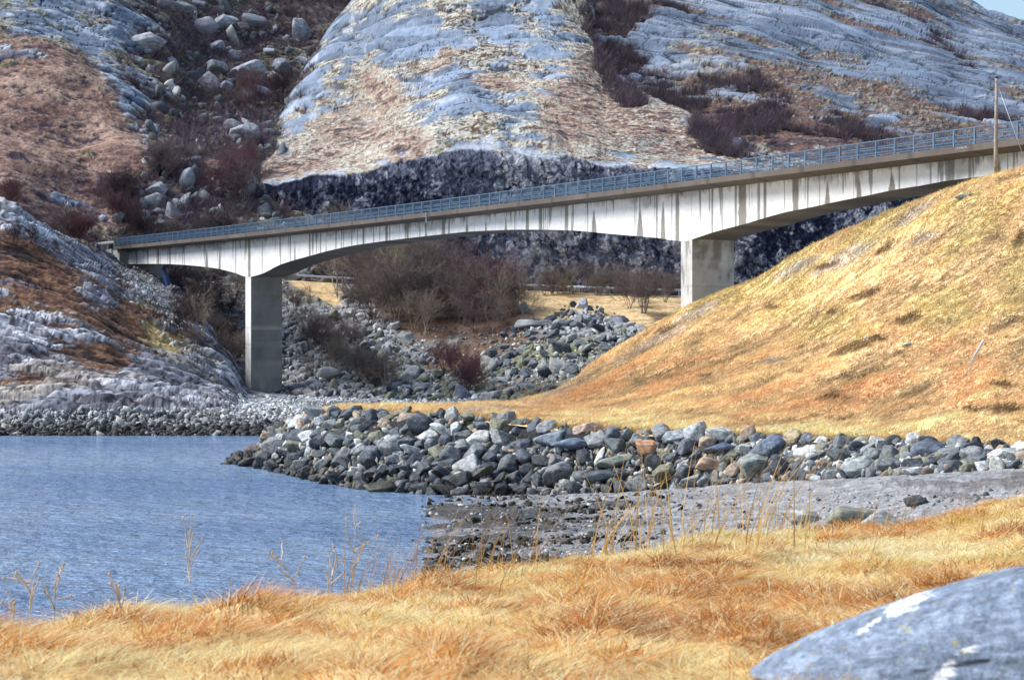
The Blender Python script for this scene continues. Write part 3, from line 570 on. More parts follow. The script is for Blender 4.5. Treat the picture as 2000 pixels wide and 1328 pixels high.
# concrete with stains as vertex colours: pale clean concrete, grey damp streaks
CONC = np.array([.80, .80, .78]); DAMP = np.array([.235, .22, .19]); BLK = np.array([.05, .05, .05])
stains = [(267,2,0),(289,2,0),(309,4,0),(332,3,0),(360,1.5,0),(404,6,1),(429,5,.6),(460,1.6,0),(487,5,0),(512,1.6,.3),(548,2,0),(567,2.2,0),(576,3.5,.7),(605,3.4,0),(626,2.4,0),(637,2.5,.6),(656,2,0),(667,2.2,.6),(671,1.6,0),(687,2.2,0),(698,1.6,0),
 (710,4,0),(730,2,0),(755,5,0),(761,2,0),(796,4.5,0),(820,2,0),(832,4,.5),(866,7,0),(877,3.2,0),(912,6.5,1.4),(949,4,1),(988,5,1.8),(1030,6.5,0),(1057,4.5,0),(1062,2.2,0),(1070,1.6,0),(1105,4.5,.3),(1109,2,0),(1117,4,1.2),(1148,2,0),(1160,10.5,1.2),(1240,2.2,0),(1250,13.5,1.1),(1283,4,0),(1295,11,.6),(1312,2,0),(1323,7.5,0),
 (1391,4,0),(1411,2,0),(1437,5,0),(1450,16,.2),(1482,6,.3),(1494,6.5,.3),(1554,11,.35),(1601,2,0),(1616,11.5,1.0),(1678,10,1.1),(1742,14,1.2),(1818,3,0),(1854,6,.2),(1862,6,0),(1894,6.5,.3),(1951,10,.5),(1968,2,0)]
st_s = [(s_at(p_, OV), w_/2*abs(s_at(p_+.5, OV)-s_at(p_-.5, OV)), sh) for p_, w_, sh in stains]
sv_ = np.arange(-.2, SEND, .09); nvv = 34
SS, VV = np.meshgrid(sv_, np.linspace(0, 1, nvv))         # VV 0 bottom .. 1 top
SOFD = .62                                               # slab + haunch below the deck top at the web
zt_ = ztop(SS)-SOFD; zb_ = zbot(SS); ZZ = zb_+(zt_-zb_)*VV; hh = zt_-ZZ
m_ = np.zeros_like(SS); jag = fbm(SS*1.2, ZZ*2.2, 4, 201)*.16
for s0, hw, sh in st_s:
    lf = 1-VV
    wloc = hw*(np.clip((lf-.22*min(sh, 1))/(1-.22*min(sh, 1)), 0, 1)**.75 if sh >= .5 else (1-sh*.4*(1-lf)))
    wloc = wloc*(1.0+jag*1.1)
    m_ = np.maximum(m_, sm(wloc-np.abs(SS-s0), -.03, .05)*(wloc > .012)*(1 if hw > .2 else .9))
thin = sm(n2(SS*1.9, SS*0, 203), .2, .6)*sm(n2(SS*6, SS*0, 204)*.5+.5, .3, .9)
drip = sm(thin*1.6+fbm(SS*4, ZZ*.25, 3, 205)*.9-hh*.55, .1, .5)
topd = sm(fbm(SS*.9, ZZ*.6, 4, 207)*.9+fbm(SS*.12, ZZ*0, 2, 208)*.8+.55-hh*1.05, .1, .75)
blot = sm(fbm(SS*.5, ZZ*.6, 5, 209, .6)+.55*sm(np.abs(SS-s_at(487, OV)), 9, 2)-.1+.2*sm(SS, 50, 10), .34, .75)*.35
cw = mixc(np.broadcast_to(CONC, SS.shape+(3,)), np.array([.50, .50, .475]), np.clip(blot, 0, 1))
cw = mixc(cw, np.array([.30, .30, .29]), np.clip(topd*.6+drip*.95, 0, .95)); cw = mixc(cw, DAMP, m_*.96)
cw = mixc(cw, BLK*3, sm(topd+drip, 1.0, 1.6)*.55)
jt = np.abs((SS/4.1)-np.round(SS/4.1))*4.1
cw = mixc(cw, BLK*4, sm(.05-jt, 0, .04)*.5)
web_p = np.concatenate([BP(SS, OV, ZZ)], 0)
def concrete_mat():
    m, t, b = mat_base("bridge_concrete", .9, .2); at = nd(t, "ShaderNodeAttribute", attribute_name="Col"); tc = nd(t, "ShaderNodeTexCoord").outputs["Object"]
    f = noise(t, .9, 8, .7, tc); f2 = noise(t, 8, 4, .6, tc)
    c = mul_col(t, at.outputs["Color"], rng_map(t, f, .3, .7, .86, 1.1)); c = mul_col(t, c, rng_map(t, f2, .3, .7, .93, 1.06))
    t.links.new(c, b.inputs["Base Color"]); bump(t, b, f2, .3, .02); return m
M_conc = concrete_mat()
n0 = SS.size
so = np.arange(-.2, SEND, .5); q0 = BP(so, OV, zbot(so)-.002); q1 = BP(so, OV+BW, zbot(so)-.002); q2 = BP(so, OV+BW, ztop(so)-SOFD)
gv = np.concatenate([web_p.reshape(-1, 3), q0, q1, q1, q2]); k = len(so); ii = np.arange(k-1)
def strip(o0, o1): return np.stack([o0+ii, o0+ii+1, o1+ii+1, o1+ii], -1)
endc = np.array([[0, n0, n0+k, n0+3*k]]) if False else np.zeros((0, 4), int)
gf = [grid_faces(nvv, len(sv_)), strip(n0, n0+k), strip(n0+2*k, n0+3*k)]
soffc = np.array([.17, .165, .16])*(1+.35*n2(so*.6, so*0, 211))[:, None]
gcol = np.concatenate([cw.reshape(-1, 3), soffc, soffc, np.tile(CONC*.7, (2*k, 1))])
def bput(name, verts, faces, cols, mat, parent=bridge, smooth=False, **kw):
    off = BOFF
    return link(name, new_mesh(name, np.asarray(verts)-off, faces, cols, smooth), mat, parent, **kw)
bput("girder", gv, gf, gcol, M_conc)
# deck slab: fascia (edge beam), top, sloping overhang soffits
so = np.arange(-1.2, SEND, .4); k = len(so); ii = np.arange(k-1); z = ztop(so); FH = .42
rows = [BP(so, 0, z-FH), BP(so, 0, z), BP(so, .35, z), BP(so, .36, z-.12), BP(so, DW-.36, z-.12), BP(so, DW-.35, z), BP(so, DW, z), BP(so, DW, z-FH), BP(so, OV+BW+.002, z-SOFD-.004), BP(so, OV-.004, z-SOFD-.004), BP(so, .12, z-FH)]
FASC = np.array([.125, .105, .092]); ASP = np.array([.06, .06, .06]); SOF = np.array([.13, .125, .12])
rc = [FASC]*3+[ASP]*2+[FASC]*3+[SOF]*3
dv, dfc, dcl = [], [], []
for r in range(len(rows)):
    r2 = (r+1) % len(rows); o0 = len(dv)*k
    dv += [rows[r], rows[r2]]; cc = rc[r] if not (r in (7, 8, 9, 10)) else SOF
    if r in (3,): cc = ASP
    var = (1+.22*fbm(so*.25, so*0+r, 3, 213))[:, None]; var = var*(1-.35*(sm(.06-np.abs(so/6-np.round(so/6))*6, 0, .05)))[:, None]
    dcl += [cc*var, cc*var]; dfc.append(np.stack([o0+ii, o0+ii+1, o0+k+ii+1, o0+k+ii], -1))
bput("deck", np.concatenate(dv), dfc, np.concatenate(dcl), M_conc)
# piers
def pier(px_l, px_c, zbase, wl, name):
    s0 = s_at(px_l, OV+.002); s1 = s0+wl
    nz = 90; nw = 16; V = []; Fc = []; C = []; off = 0
    zt = float(min(zbot(np.array([s0, s1]))))+.35
    zz = np.linspace(zbase, zt, nz)
    c4 = [(s0, OV+.003, s1, OV+.003), (s1, OV+.003, s1, OV+BW-.003), (s1, OV+BW-.003, s0, OV+BW-.003), (s0, OV+BW-.003, s0, OV+.003)]
    for fi, (sa, oa, sb, ob) in enumerate(c4):
        tt = np.linspace(0, 1, nw); g = []
        for zv in zz:
            s_ = sa+(sb-sa)*tt; o_ = oa+(ob-oa)*tt
            g.append(np.stack([A2[0]+s_*U2[0]+o_*N2[0], A2[1]+s_*U2[1]+o_*N2[1], 0*s_+zv], -1))
        g = np.array(g); V.append(g.reshape(-1, 3)); Fc.append(grid_faces(nz, nw)+off); off += nz*nw
        T, Z = np.meshgrid(tt*3.6+fi*5, zz)
        lift = (Z-zbase)/1.9; jl = np.abs(lift-np.round(lift))*1.9
        cv_ = fbm(T*.5, Z*.35, 5, 221+int(px_l) % 7); lv = n2(np.round(lift-.5)*3.7+fi, Z*0, 223)
        if name == 'l': base_c = np.array([.50, .49, .46]) if fi == 0 else np.array([.235, .23, .215])  # sunward face painted lighter, the other faces darker as their shade
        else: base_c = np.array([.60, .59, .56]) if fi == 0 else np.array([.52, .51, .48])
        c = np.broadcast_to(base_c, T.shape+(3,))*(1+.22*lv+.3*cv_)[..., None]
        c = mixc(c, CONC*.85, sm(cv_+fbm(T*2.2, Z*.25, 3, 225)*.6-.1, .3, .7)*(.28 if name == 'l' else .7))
        c = mixc(c, np.array([.17, .165, .155]), sm(fbm(T*1.4, Z*.5, 5, 227, .65)+sm(zt-Z, 4.5, .5)*.35, .22, .6)*(.5 if name == 'l' else .75))  # grey blotches, plus shade under the girder painted in towards the top
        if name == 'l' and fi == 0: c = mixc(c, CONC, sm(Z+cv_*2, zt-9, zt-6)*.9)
        c = mixc(c, BLK*3, sm(.07-jl, 0, .05)*.30)
        c = mixc(c, np.array([.60, .58, .54]), sm(n2(np.round(lift)*5.1, Z*0, 231), .1, .5)*sm(.28-jl, 0, .15)*.3*(lift > 2))
        C.append(c.reshape(-1, 3))
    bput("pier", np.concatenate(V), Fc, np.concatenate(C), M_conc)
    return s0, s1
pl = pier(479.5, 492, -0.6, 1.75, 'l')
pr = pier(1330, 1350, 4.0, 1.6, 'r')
# abutment: block under the left end with a wing wall
def boxv(lo, hi):
    V = np.array([[x, y, z] for z in (lo[2], hi[2]) for y in (lo[1], hi[1]) for x in (lo[0], hi[0])], float)
    return V, np.array([[0,2,3,1],[4,5,7,6],[0,1,5,4],[2,6,7,3],[0,4,6,2],[1,3,7,5]])
def bbox_sof(s0, s1, o0, o1, z0, z1):
    V, Fq = boxv((s0, o0, z0), (s1, o1, z1)); P = np.stack([A2[0]+V[:, 0]*U2[0]+V[:, 1]*N2[0], A2[1]+V[:, 0]*U2[1]+V[:, 1]*N2[1], V[:, 2]], -1); return P, Fq
def joinb(L):
    vs_, fs_, o = [], [], 0
    for V, Fq in L: vs_.append(V); fs_.append(Fq+o); o += len(V)
    return np.concatenate(vs_), np.concatenate(fs_)
z0 = float(ztop(np.array(0.)))
V, Fq = joinb([bbox_sof(-3.2, -.25, .45, DW-.45, z0-4.2, z0-.46), bbox_sof(-6.5, -3.25, .3, .8, z0-3.2, z0-.25)])
bput("abutment", V, Fq, np.tile(np.array([.33, .33, .31]), (len(V), 1)), M_conc)
# drain pipe and a small white paint scrawl on the edge beam
M_steel = plain("railing_steel", (.10, .165, .25), .5, .5, .18, 2., .25)
M_steel_l = plain("guard_beam_steel", (.15, .23, .33), .45, .5, .15, 2., .3)
M_galv = plain("galvanised_steel", (.42, .46, .50), .45, .5, .2, 2., .5)
def tube(pts, r, n=8):
    pts = np.asarray(pts, float); V = []; 
    for i, p_ in enumerate(pts):
        d = pts[min(i+1, len(pts)-1)]-pts[max(i-1, 0)]; d /= np.linalg.norm(d); ref = np.array([0, 0, 1.]) if abs(d[2]) < .9 else np.array([1., 0, 0])
        x = np.cross(d, ref); x /= np.linalg.norm(x); y = np.cross(d, x); an = np.arange(n)*2*math.pi/n; rr = r[i] if hasattr(r, '__len__') else r
        V.append(p_+rr*(np.cos(an)[:, None]*x+np.sin(an)[:, None]*y))
    V = np.concatenate(V); Fq = []
    for i in range(len(pts)-1):
        for j in range(n): Fq.append([i*n+j, i*n+(j+1) % n, (i+1)*n+(j+1) % n, (i+1)*n+j])
    m0 = len(V); V = np.concatenate([V, pts[:1], pts[-1:]]); e = (len(pts)-1)*n
    T = [[(j+1) % n, j, m0] for j in range(n)]+[[e+j, e+(j+1) % n, m0+1] for j in range(n)]
    return V, [np.array(Fq), np.array(T)]
sd = s_at(834, 0)
V, Fl = tube([BP(np.array(sd), -.08, ztop(np.array(sd))-.05), BP(np.array(sd), -.08, ztop(np.array(sd))-1.0)], .05)
bput("drain_pipe", V, Fl, None, M_galv)
sg = s_at(1877, 0); zg = float(ztop(np.array(sg)))
pts = [(-.5,-.30),(-.42,-.12),(-.36,-.22),(-.3,-.1),(-.22,-.24),(-.12,-.1),(-.02,-.2),(.06,-.1),(.2,-.2),(.34,-.12),(.5,-.17)]
V, Fl = tube([BP(np.array(sg+x*1.1), -.012, zg+y) for x, y in pts], .014, 6)
bput("paint_mark", V, Fl, None, plain("white_paint", (.72, .72, .70), .7), label="white scrawl painted on the edge beam")
# railings
s_last = s_at(2035, 0)
post_s = np.arange(.2, s_last, 2.0)
def bar(off0, off1, zlo, zhi, s0=-.9, s1=SEND-2):
    so = np.arange(s0, s1, 2.); k = len(so); z = ztop(so); R = [BP(so, off0, z+zlo), BP(so, off1, z+zlo), BP(so, off1, z+zhi), BP(so, off0, z+zhi)]
    V = np.concatenate(R); ii = np.arange(k-1); Fq = [np.stack([r*k+ii, r*k+ii+1, ((r+1) % 4)*k+ii+1, ((r+1) % 4)*k+ii], -1) for r in range(4)]
    return V, np.concatenate(Fq)
def railing(off, sgn, lab, posts=True):
    root = bpy.data.objects.new("railing", None); SC.collection.objects.link(root); root.parent = bridge; root["label"] = lab
    def rp(name, V, Fq, mat):
        return link(name, new_mesh(name, V-BOFF, Fq, None, False), mat, root)
    rp("top_rail", *bar(off-.04, off+.04, 1.03, 1.09), M_steel)
    V, Fq = joinb([bar(off-.09*sgn-.03, off-.09*sgn+.03, .50, .565), bar(off-.09*sgn-.03, off-.09*sgn+.03, .64, .70)]); rp("guard_beam", V, Fq, M_steel_l)
    rp("lower_rail", *bar(off-.035, off+.035, .24, .31), M_steel)
    L = []
    for s_ in np.arange(-.8, s_last, .165):
        z = float(ztop(np.array(s_))); L.append(bbox_sof(s_-.011, s_+.011, off+.045*sgn-.011, off+.045*sgn+.011, z+.10, z+1.03))
    V, Fq = joinb(L); rp("balusters", V, Fq, M_steel)
    V0 = None; me = None
    for s_ in (post_s if posts else post_s[::2][:45]):
        z = float(ztop(np.array(s_)))
        if me is None:
            V, Fq = joinb([bbox_sof(-.045, .045, -.05, .05, 0, 1.06), bbox_sof(-.1, .1, -.1, .1, .0, .025)])
            V = V-np.array([A2[0], A2[1], 0]); me = new_mesh("post", V, Fq, None, False); me.materials.append(M_steel_l)
        o = link("post", me, None, root); p_ = BP(np.array(s_), off, z); o.location = Vector(p_-BOFF)
    return root
railing(.17, -1, "blue steel railing along the near edge")
railing(DW-.17, 1, "blue steel railing along the far edge")

# ------------------------------------------------------------------ OBJECTS: rocks
def rock_mesh(name, seed, sub=4, p=26, npl=16, flat=(1, .85, .7), amp=.03, mat=M_rock):
    r = np.random.default_rng(seed); bm = bmesh.new(); bmesh.ops.create_icosphere(bm, subdivisions=sub, radius=1.0)
    D = np.array([v.co[:] for v in bm.verts]); D /= np.linalg.norm(D, axis=1, keepdims=True)
    nn = r.normal(size=(npl, 3)); nn /= np.linalg.norm(nn, axis=1, keepdims=True); nn = np.concatenate([nn, -nn[:npl//2]+r.normal(size=(npl//2, 3))*.25]); nn /= np.linalg.norm(nn, axis=1, keepdims=True)
    of = r.uniform(.56, .9, len(nn)); q = np.maximum(D@nn.T/of, 1e-4); rad = (q**p).sum(1)**(-1/p)
    rad = np.minimum(rad, 1.25)
    u = np.arctan2(D[:, 1], D[:, 0]); nz = fbm(D[:, 0]*2.3+D[:, 2]*1.7+seed, D[:, 1]*2.3-D[:, 2]*1.3, 5, seed % 50, .6)
    P = D*(rad*(1+amp*2*nz))[:, None]*np.array(flat)
    for v, c in zip(bm.verts, P): v.co = c
    for f in bm.faces: f.smooth = True
    me = bpy.data.meshes.new(name); bm.to_mesh(me); bm.free(); me.materials.append(mat); return me
ang = [rock_mesh("stone", 300+i, 4, [70, 45, 90][i % 3], 8+i % 4, [(1, .8, .6), (1, .85, .75), (1, .7, .5), (1, .9, .8)][i % 4], .035) for i in range(16)]
rnd = [rock_mesh("boulder", 400+i, 4, [9, 12, 16][i % 3], 12, [(1, .85, .7), (1, .9, .85), (1, .75, .6)][i % 3], .05, M_boulder) for i in range(9)]
EGG = rock_mesh('boulder', 477, 4, 5, 9, (1, .9, .95), .03, M_boulder)
PALE = [(.50, .51, .50), (.42, .44, .45), (.62, .62, .58)]; GREY = [(.20, .215, .22), (.145, .16, .165), (.26, .27, .27)]; BLUE = [(.095, .108, .13), (.06, .068, .085), (.125, .142, .165)]; OLIVE = [(.25, .245, .18), (.19, .19, .14)]; WARM = [(.37, .29, .22), (.33, .25, .19)]; BLACK = [(.07, .075, .085)]
def put_rock(me, loc, r, rot=None, color=(.3, .3, .3), scale=(1, 1, 1), label=None, cat="stone", group=None, name="stone"):
    o = bpy.data.objects.new(name, me); SC.collection.objects.link(o); o.location = loc
    o.rotation_euler = rot if rot is not None else (random.uniform(-.6, .6), random.uniform(-.6, .6), random.uniform(0, 6.28))
    o.scale = (r*scale[0], r*scale[1], r*scale[2]); o.color = (*color, 1); tag(o, label, cat, group); return o
# --- stones of the spit: positions on the bank, largest first
_bx = [q[0] for q in BOT]; _bot = np.array([q[1:] for q in BOT], float); _top = np.array([q[1:] for q in TOP], float)
def bank_pt(u, w):
    bt = cub(_bx, _bot, np.array([u]))[0]; tp = cub(_bx, _top, np.array([u]))[0]
    y, d = bt+(tp-bt)*w; return np.array(W(u, y, d)), d
placed = []
special = [  # px, py, half-width m, half-height m, colour, rotation, label
 (1150, 838, .62, .45, (.50, .36, .29), "pinkish rounded stone on the crest of the spit below the grass"),
 (1267, 880, .72, .42, (.48, .27, .16), "orange brown rounded stone in the upper bank of the spit"),
 (1120, 872, .95, .62, (.15, .19, .26), "big tilted blue grey slab leaning in the spit bank left of the pink stone"),
 (1085, 860, .85, .55, (.17, .20, .24), "long dark slab tilted beside the big blue grey slab"),
 (1385, 912, .8, .6, (.44, .31, .22), "tan orange block with a pale face low in the spit bank"),
 (1480, 915, .85, .72, (.25, .28, .27), "large speckled grey green stone at the foot of the bank"),
 (1520, 872, .85, .7, (.13, .16, .22), "big dark blue boulder with a pale left side at the bank top"),
 (1412, 853, .58, .42, (.48, .49, .48), "pale grey block standing on the bank crest against the grass"),
 (1318, 858, .62, .5, (.30, .33, .35), "dark stone with a white pointed right tip on the crest"),
 (1815, 888, .85, .58, (.12, .14, .18), "large rounded dark stone near the right end of the spit"),
 (1205, 905, .95, .6, (.25, .28, .24), "large greenish stone in the middle of the spit bank"),
 (1550, 860, .5, .45, (.46, .37, .24), "mustard topped stone on the bank crest beside the big dark blue boulder"),
 (1960, 895, .75, .4, (.46, .47, .44), "pale lichen covered stone at the right edge beside the gravel"),
 (1680, 920, .75, .5, (.30, .33, .32), "grey green pyramid shaped stone standing at the beach edge"),
 (943, 836, .55, .4, (.13, .145, .17), "dark smooth stone on the crest left of the grass tuft"),
 (935, 862, .75, .5, (.50, .50, .46), "cream white block in the upper spit bank"),
 (600, 907, .6, .52, (.33, .33, .33), "flat faced grey stone above the water near the spit tip"),
 (500, 888, .7, .5, (.30, .24, .23), "brownish pink stone at the tip of the spit"),
 (1410, 880, .7, .5, (.10, .13, .20), "blue black stone right of the orange stone"),
 (870, 960, .6, .35, (.18, .17, .13), "brown stone at the waterline in the middle of the bank"),
]
for k_, (sx, sy, hw, hv, cc, lab) in enumerate(special):
    # find w on the bank that shows at sy
    ws = np.linspace(-.05, 1.08, 60); ys = [664-(bank_pt(sx, w_)[0][2]-EYE)/bank_pt(sx, w_)[1]*F for w_ in ws]
    w_ = ws[int(np.argmin(np.abs(np.array(ys)-sy)))]; P_, d = bank_pt(sx, w_)
    me = ang[k_ % 16]; P_ = P_+np.array([0, -.15, .1])
    put_rock(me, Vector(P_), 1.0, (random.uniform(-.25, .25), random.uniform(-.3, .3), random.uniform(-.5, .5)), cc, (hw*1.15, hw*.95, hv*1.35), lab, "stone", "stones of the spit bank")
    placed.append((P_, hw*.9))
cand = 0; spit = []
radii = np.concatenate([rng.uniform(.55, .80, 40), rng.uniform(.36, .55, 240), rng.uniform(.2, .36, 900)])
for r_ in sorted(radii, reverse=True):
    for tr in range(40):
        u = rng.uniform(1000 if r_ > .5 and rng.random() < .6 else 452, 2060) if rng.random() < .7 else rng.uniform(470, 1000)
        w_ = rng.uniform(0, 1.03)
        P_, d = bank_pt(u, w_)
        if u > 1650 and r_ > .52: continue
        if all(np.linalg.norm(P_-q[0]) > (r_+q[1])*.76 for q in placed if abs(P_[0]-q[0][0]) < 2.2):
            placed.append((P_, r_)); spit.append((u, w_, P_, r_)); break
spit_ind = spit[:278]; spit_rest = spit[278:]
def pick_col(u, w_):
    x = rng.random()
    if x < .34: n, pal = "grey", GREY
    elif x < .47: n, pal = "pale", PALE
    elif x < .80: n, pal = "dark blue grey", BLUE
    elif x < .90: n, pal = "olive", OLIVE
    elif x < .95: n, pal = "tan", WARM
    else: n, pal = "black", BLACK
    return n, pal[rng.integers(len(pal))]
for u, w_, P_, r_ in spit_ind:
    n_, cc = pick_col(u, w_); 
    where = "near the spit's water tip" if u < 640 else ("in the spit's seaward half" if u < 1000 else ("in the middle of the spit" if u < 1480 else "at the beach end of the spit"))
    lev = "at the wet foot" if w_ < .3 else ("halfway up" if w_ < .7 else "along the crest")
    size = "large" if r_ > .62 else ("middle sized" if r_ > .45 else "small")
    sh = rng.integers(3)
    o = put_rock(ang[rng.integers(16)], Vector(P_+np.array([0, -.12, .04])*1+np.array([0, -.6, .8])*rng.uniform(-.12, .3)*r_), r_*1.18, (rng.uniform(-.7, .7), rng.uniform(-.7, .7), rng.uniform(0, 6.28)), cc, (rng.uniform(.9, 1.25), rng.uniform(.85, 1.1), rng.uniform(.75, 1.1)),
        f"{size} {n_} stone {lev} {where}".replace("dark blue grey", "dark"), "stone", "stones of the spit bank")

# merged small stones
def low_rocks(n, seed=0, sub=2):
    L = []
    for i in range(n):
        me = rock_mesh("tmp", 700+seed+i, sub, 20, 9, (1, .85, .65), .02); V = np.empty(len(me.vertices)*3, np.float32); me.vertices.foreach_get("co", V)
        Fq = np.array([p.vertices[:] for p in me.polygons]); L.append((V.reshape(-1, 3), Fq)); bpy.data.meshes.remove(me)
    return L
LR = low_rocks(8); LR1 = low_rocks(8, 50, 1)
def scatter(name, pts, rad, cols, lib, mat, squash=.8, **kw):
    VS, FS, CS, o = [], [], [], 0
    for P_, r_, c_ in zip(pts, rad, cols):
        V, Fq = lib[rng.integers(len(lib))]; e = rng.uniform(0, 6.28, 3)*np.array([.2, .2, 1]); R = np.array(Matrix.Rotation(e[2], 3, 'Z') @ Matrix.Rotation(e[0], 3, 'X') @ Matrix.Rotation(e[1], 3, 'Y'))
        V2 = (V*r_*np.array([rng.uniform(.8, 1.3), rng.uniform(.8, 1.1), squash*rng.uniform(.7, 1.1)]))@R.T+P_
        VS.append(V2); FS.append(Fq+o); CS.append(np.tile(c_, (len(V), 1))); o += len(V)
    return link(name, new_mesh(name, np.concatenate(VS), np.concatenate(FS), np.concatenate(CS), True), mat, **kw)
def palette(n, pals, k=1.0): 
    allp = np.array(sum(pals, [])); return allp[rng.integers(len(allp), size=n)]*k*rng.uniform(.75, 1.2, (n, 1))
pts = [q[2]+np.array([0, .05, .0]) for q in spit_rest]; rad = [q[3]*1.15 for q in spit_rest]
for i in range(2600):
    u = rng.uniform(440, 2100); w_ = rng.uniform(-.03, 1.0); P_, d = bank_pt(u, w_); pts.append(P_+np.array([0, .02, .02])); rad.append(rng.uniform(.14, .38))
pc = palette(len(pts), [GREY, PALE, BLUE, OLIVE, WARM], .9); zz = np.array([p[2] for p in pts]); pc = pc*(np.clip(.3+zz/1.3, .3, 1))[:, None]
scatter("small_stones", pts, rad, pc, LR, M_colstone, label="smaller stones filling the gaps of the spit bank", cat="stones", kind="stuff")

# far shore stones
pts, rad = [], []
for i in range(3600):
    u = rng.uniform(-120, 640); y = rng.choice([rng.uniform(800, 852), rng.uniform(824, 853)]); P_ = np.array(ls.at(u, y)); pts.append(P_+np.array([0, 0, .05])); rad.append(abs(rng.normal(.08, .12))+.08 if rng.random() > .07 else rng.uniform(.35, .7))
for i in range(2600):
    u = rng.uniform(430, 1010); y = rng.uniform(772, 818); P_ = np.array(ls.at(u, y)); pts.append(P_); rad.append(abs(rng.normal(.1, .12))+.1)
pc = palette(len(pts), [GREY, PALE, PALE, PALE], 1.25); zz = np.array([p[2] for p in pts]); lf_ = np.arange(len(pc)) < 3600; pc = pc*np.where(lf_, np.clip(.10+(zz-.5+rng.normal(0, .16, len(zz)))/1.2, .08, .62), np.clip(.12+(zz-.45)/.4, .12, .95))[:, None]
br = rng.random(len(pc)) > .93; pc[br & (zz < 1.2)] = (.30, .30, .28)
scatter("shore_stones", pts, rad, pc, LR1, M_colstone, label="pebbles and cobbles lining the far shore of the inlet", cat="stones", kind="stuff")
pts, rad = [], []
for i in range(1300):
    t_ = rng.random()*.5; u = 225+t_*240+rng.normal(0, 12); y = 508+t_*215+rng.normal(0, 14)+10; P_ = np.array(ls.at(u, y)); pts.append(P_); rad.append(abs(rng.normal(.06, .1))+.09)
scatter("scree_stones", pts, rad, palette(len(pts), [GREY, PALE, GREY], 1.05), LR1, M_colstone, label="grey scree running down from the left abutment", cat="scree", kind="stuff")

# talus under the bridge: large boulders one by one, the rest as scree
tal_sp = [(590,660,22,36,(.46,.46,.45),"pale pointed boulder standing just right of the left pier"),(1024,606,11,13,(.27,.29,.32),"upright grey boulder on the brow of the rock pile"),(1040,637,30,13,(.26,.27,.27),"long flat slab below the upright boulder"),
 (800,737,22,20,(.40,.41,.40),"rounded pale boulder in the gully bottom"),(900,770,18,15,(.22,.23,.27),"dark rounded boulder beside the stream stones"),(970,774,26,15,(.42,.42,.42),"pale wedge boulder by the foot of the grassy hill"),(955,722,26,20,(.36,.37,.34),"big lichen grey boulder at the foot of the rock pile"),
 (668,690,26,18,(.34,.35,.33),"broad mossy boulder above the gravel flat"),(1140,660,26,14,(.30,.31,.30),"wide block on the upper right of the rock pile"),(1095,718,22,14,(.40,.40,.39),"light grey boulder low on the rock pile"),(640,735,30,16,(.42,.42,.41),"pale sloping slab left in the gully"),
 (860,790,18,11,(.36,.37,.39),"grey boulder lying on the shore gravel"),(1210,640,14,22,(.20,.22,.25),"dark upright block near the right end of the rock pile"),(1135,600,14,14,(.36,.37,.38),"pale block sticking out of the straw bank"),(770,640,16,11,(.40,.41,.39),"pale boulder under the bare bushes")]
for i_, (x, y, rw, rh, cc, lab) in enumerate(tal_sp):
    P_ = gl.at(x, y); k = P_.y/F; put_rock((ang+rnd)[(i_*5) % 25] if i_ % 2 else rnd[i_ % 9], P_+Vector((0, -.4, rh*k*.2)), 1, (0, random.uniform(-.2, .2), random.uniform(-.4, .4)), cc, (rw*k*1.1, rw*k, rh*k*1.5), lab, "boulder", "boulders under the bridge", "boulder")
tal = []
for i in range(2600):
    if rng.random() < .62: u, y = rng.uniform(940, 1260), rng.uniform(600, 770); ok = ell(np.array(u), np.array(y), [(1100,690,165,75,-5),(1170,640,90,40,25)]) > 0
    else: u, y = rng.uniform(560, 960), rng.uniform(600, 795); ok = ell(np.array(u), np.array(y), [(700,700,160,90,20),(620,660,80,90,30),(850,770,150,40,0)]) > 0
    if not ok: continue
    P_ = np.array(gl.at(u, y)); tal.append((u, y, P_, abs(rng.normal(0, .27))+.2))
tal.sort(key=lambda q: -q[3]); sel = []
for q in tal:
    if all(np.linalg.norm(q[2]-p[2]) > (q[3]+p[3])*.75 for p in sel): sel.append(q)
for u, y, P_, r_ in sel[:120]:
    right = u > 940; n_, pal = [("grey", GREY), ("grey", GREY), ("dark", BLUE), ("dark", BLUE)][rng.integers(4)] if right else [("pale", PALE), ("grey", GREY), ("mossy", OLIVE), ("grey", GREY)][rng.integers(4)]
    cc = pal[rng.integers(len(pal))]; lev = "upper" if y < 655 else ("middle" if y < 715 else "lower")
    put_rock((ang if right else rnd)[rng.integers(9)], Vector(P_+np.array([0, -.1, r_*.2])), r_*1.2, None, cc, (1.1, 1, .9), f"{'large' if r_ > .8 else 'smaller'} {n_} boulder in the {lev} part of the "+("rock pile left of the right pier" if right else "gully right of the left pier"), "boulder", "boulders under the bridge", "boulder")
rest = sel[120:]
scatter("talus_stones", [q[2] for q in rest]+[np.array(gl.at(rng.uniform(560, 1250), rng.uniform(640, 800))) for i in range(1100)]+[np.array(gl.at(rng.uniform(385, 560), rng.uniform(550, 790))) for i in range(900)], [q[3]*1.1 for q in rest]+list(rng.uniform(.15, .4, 1100))+list(rng.uniform(.1, .45, 900)), palette(len(rest)+2000, [GREY, PALE, BLUE, OLIVE], 1.0), LR1, M_colstone, label="smaller stones lying between the boulders under the bridge", cat="stones", kind="stuff")

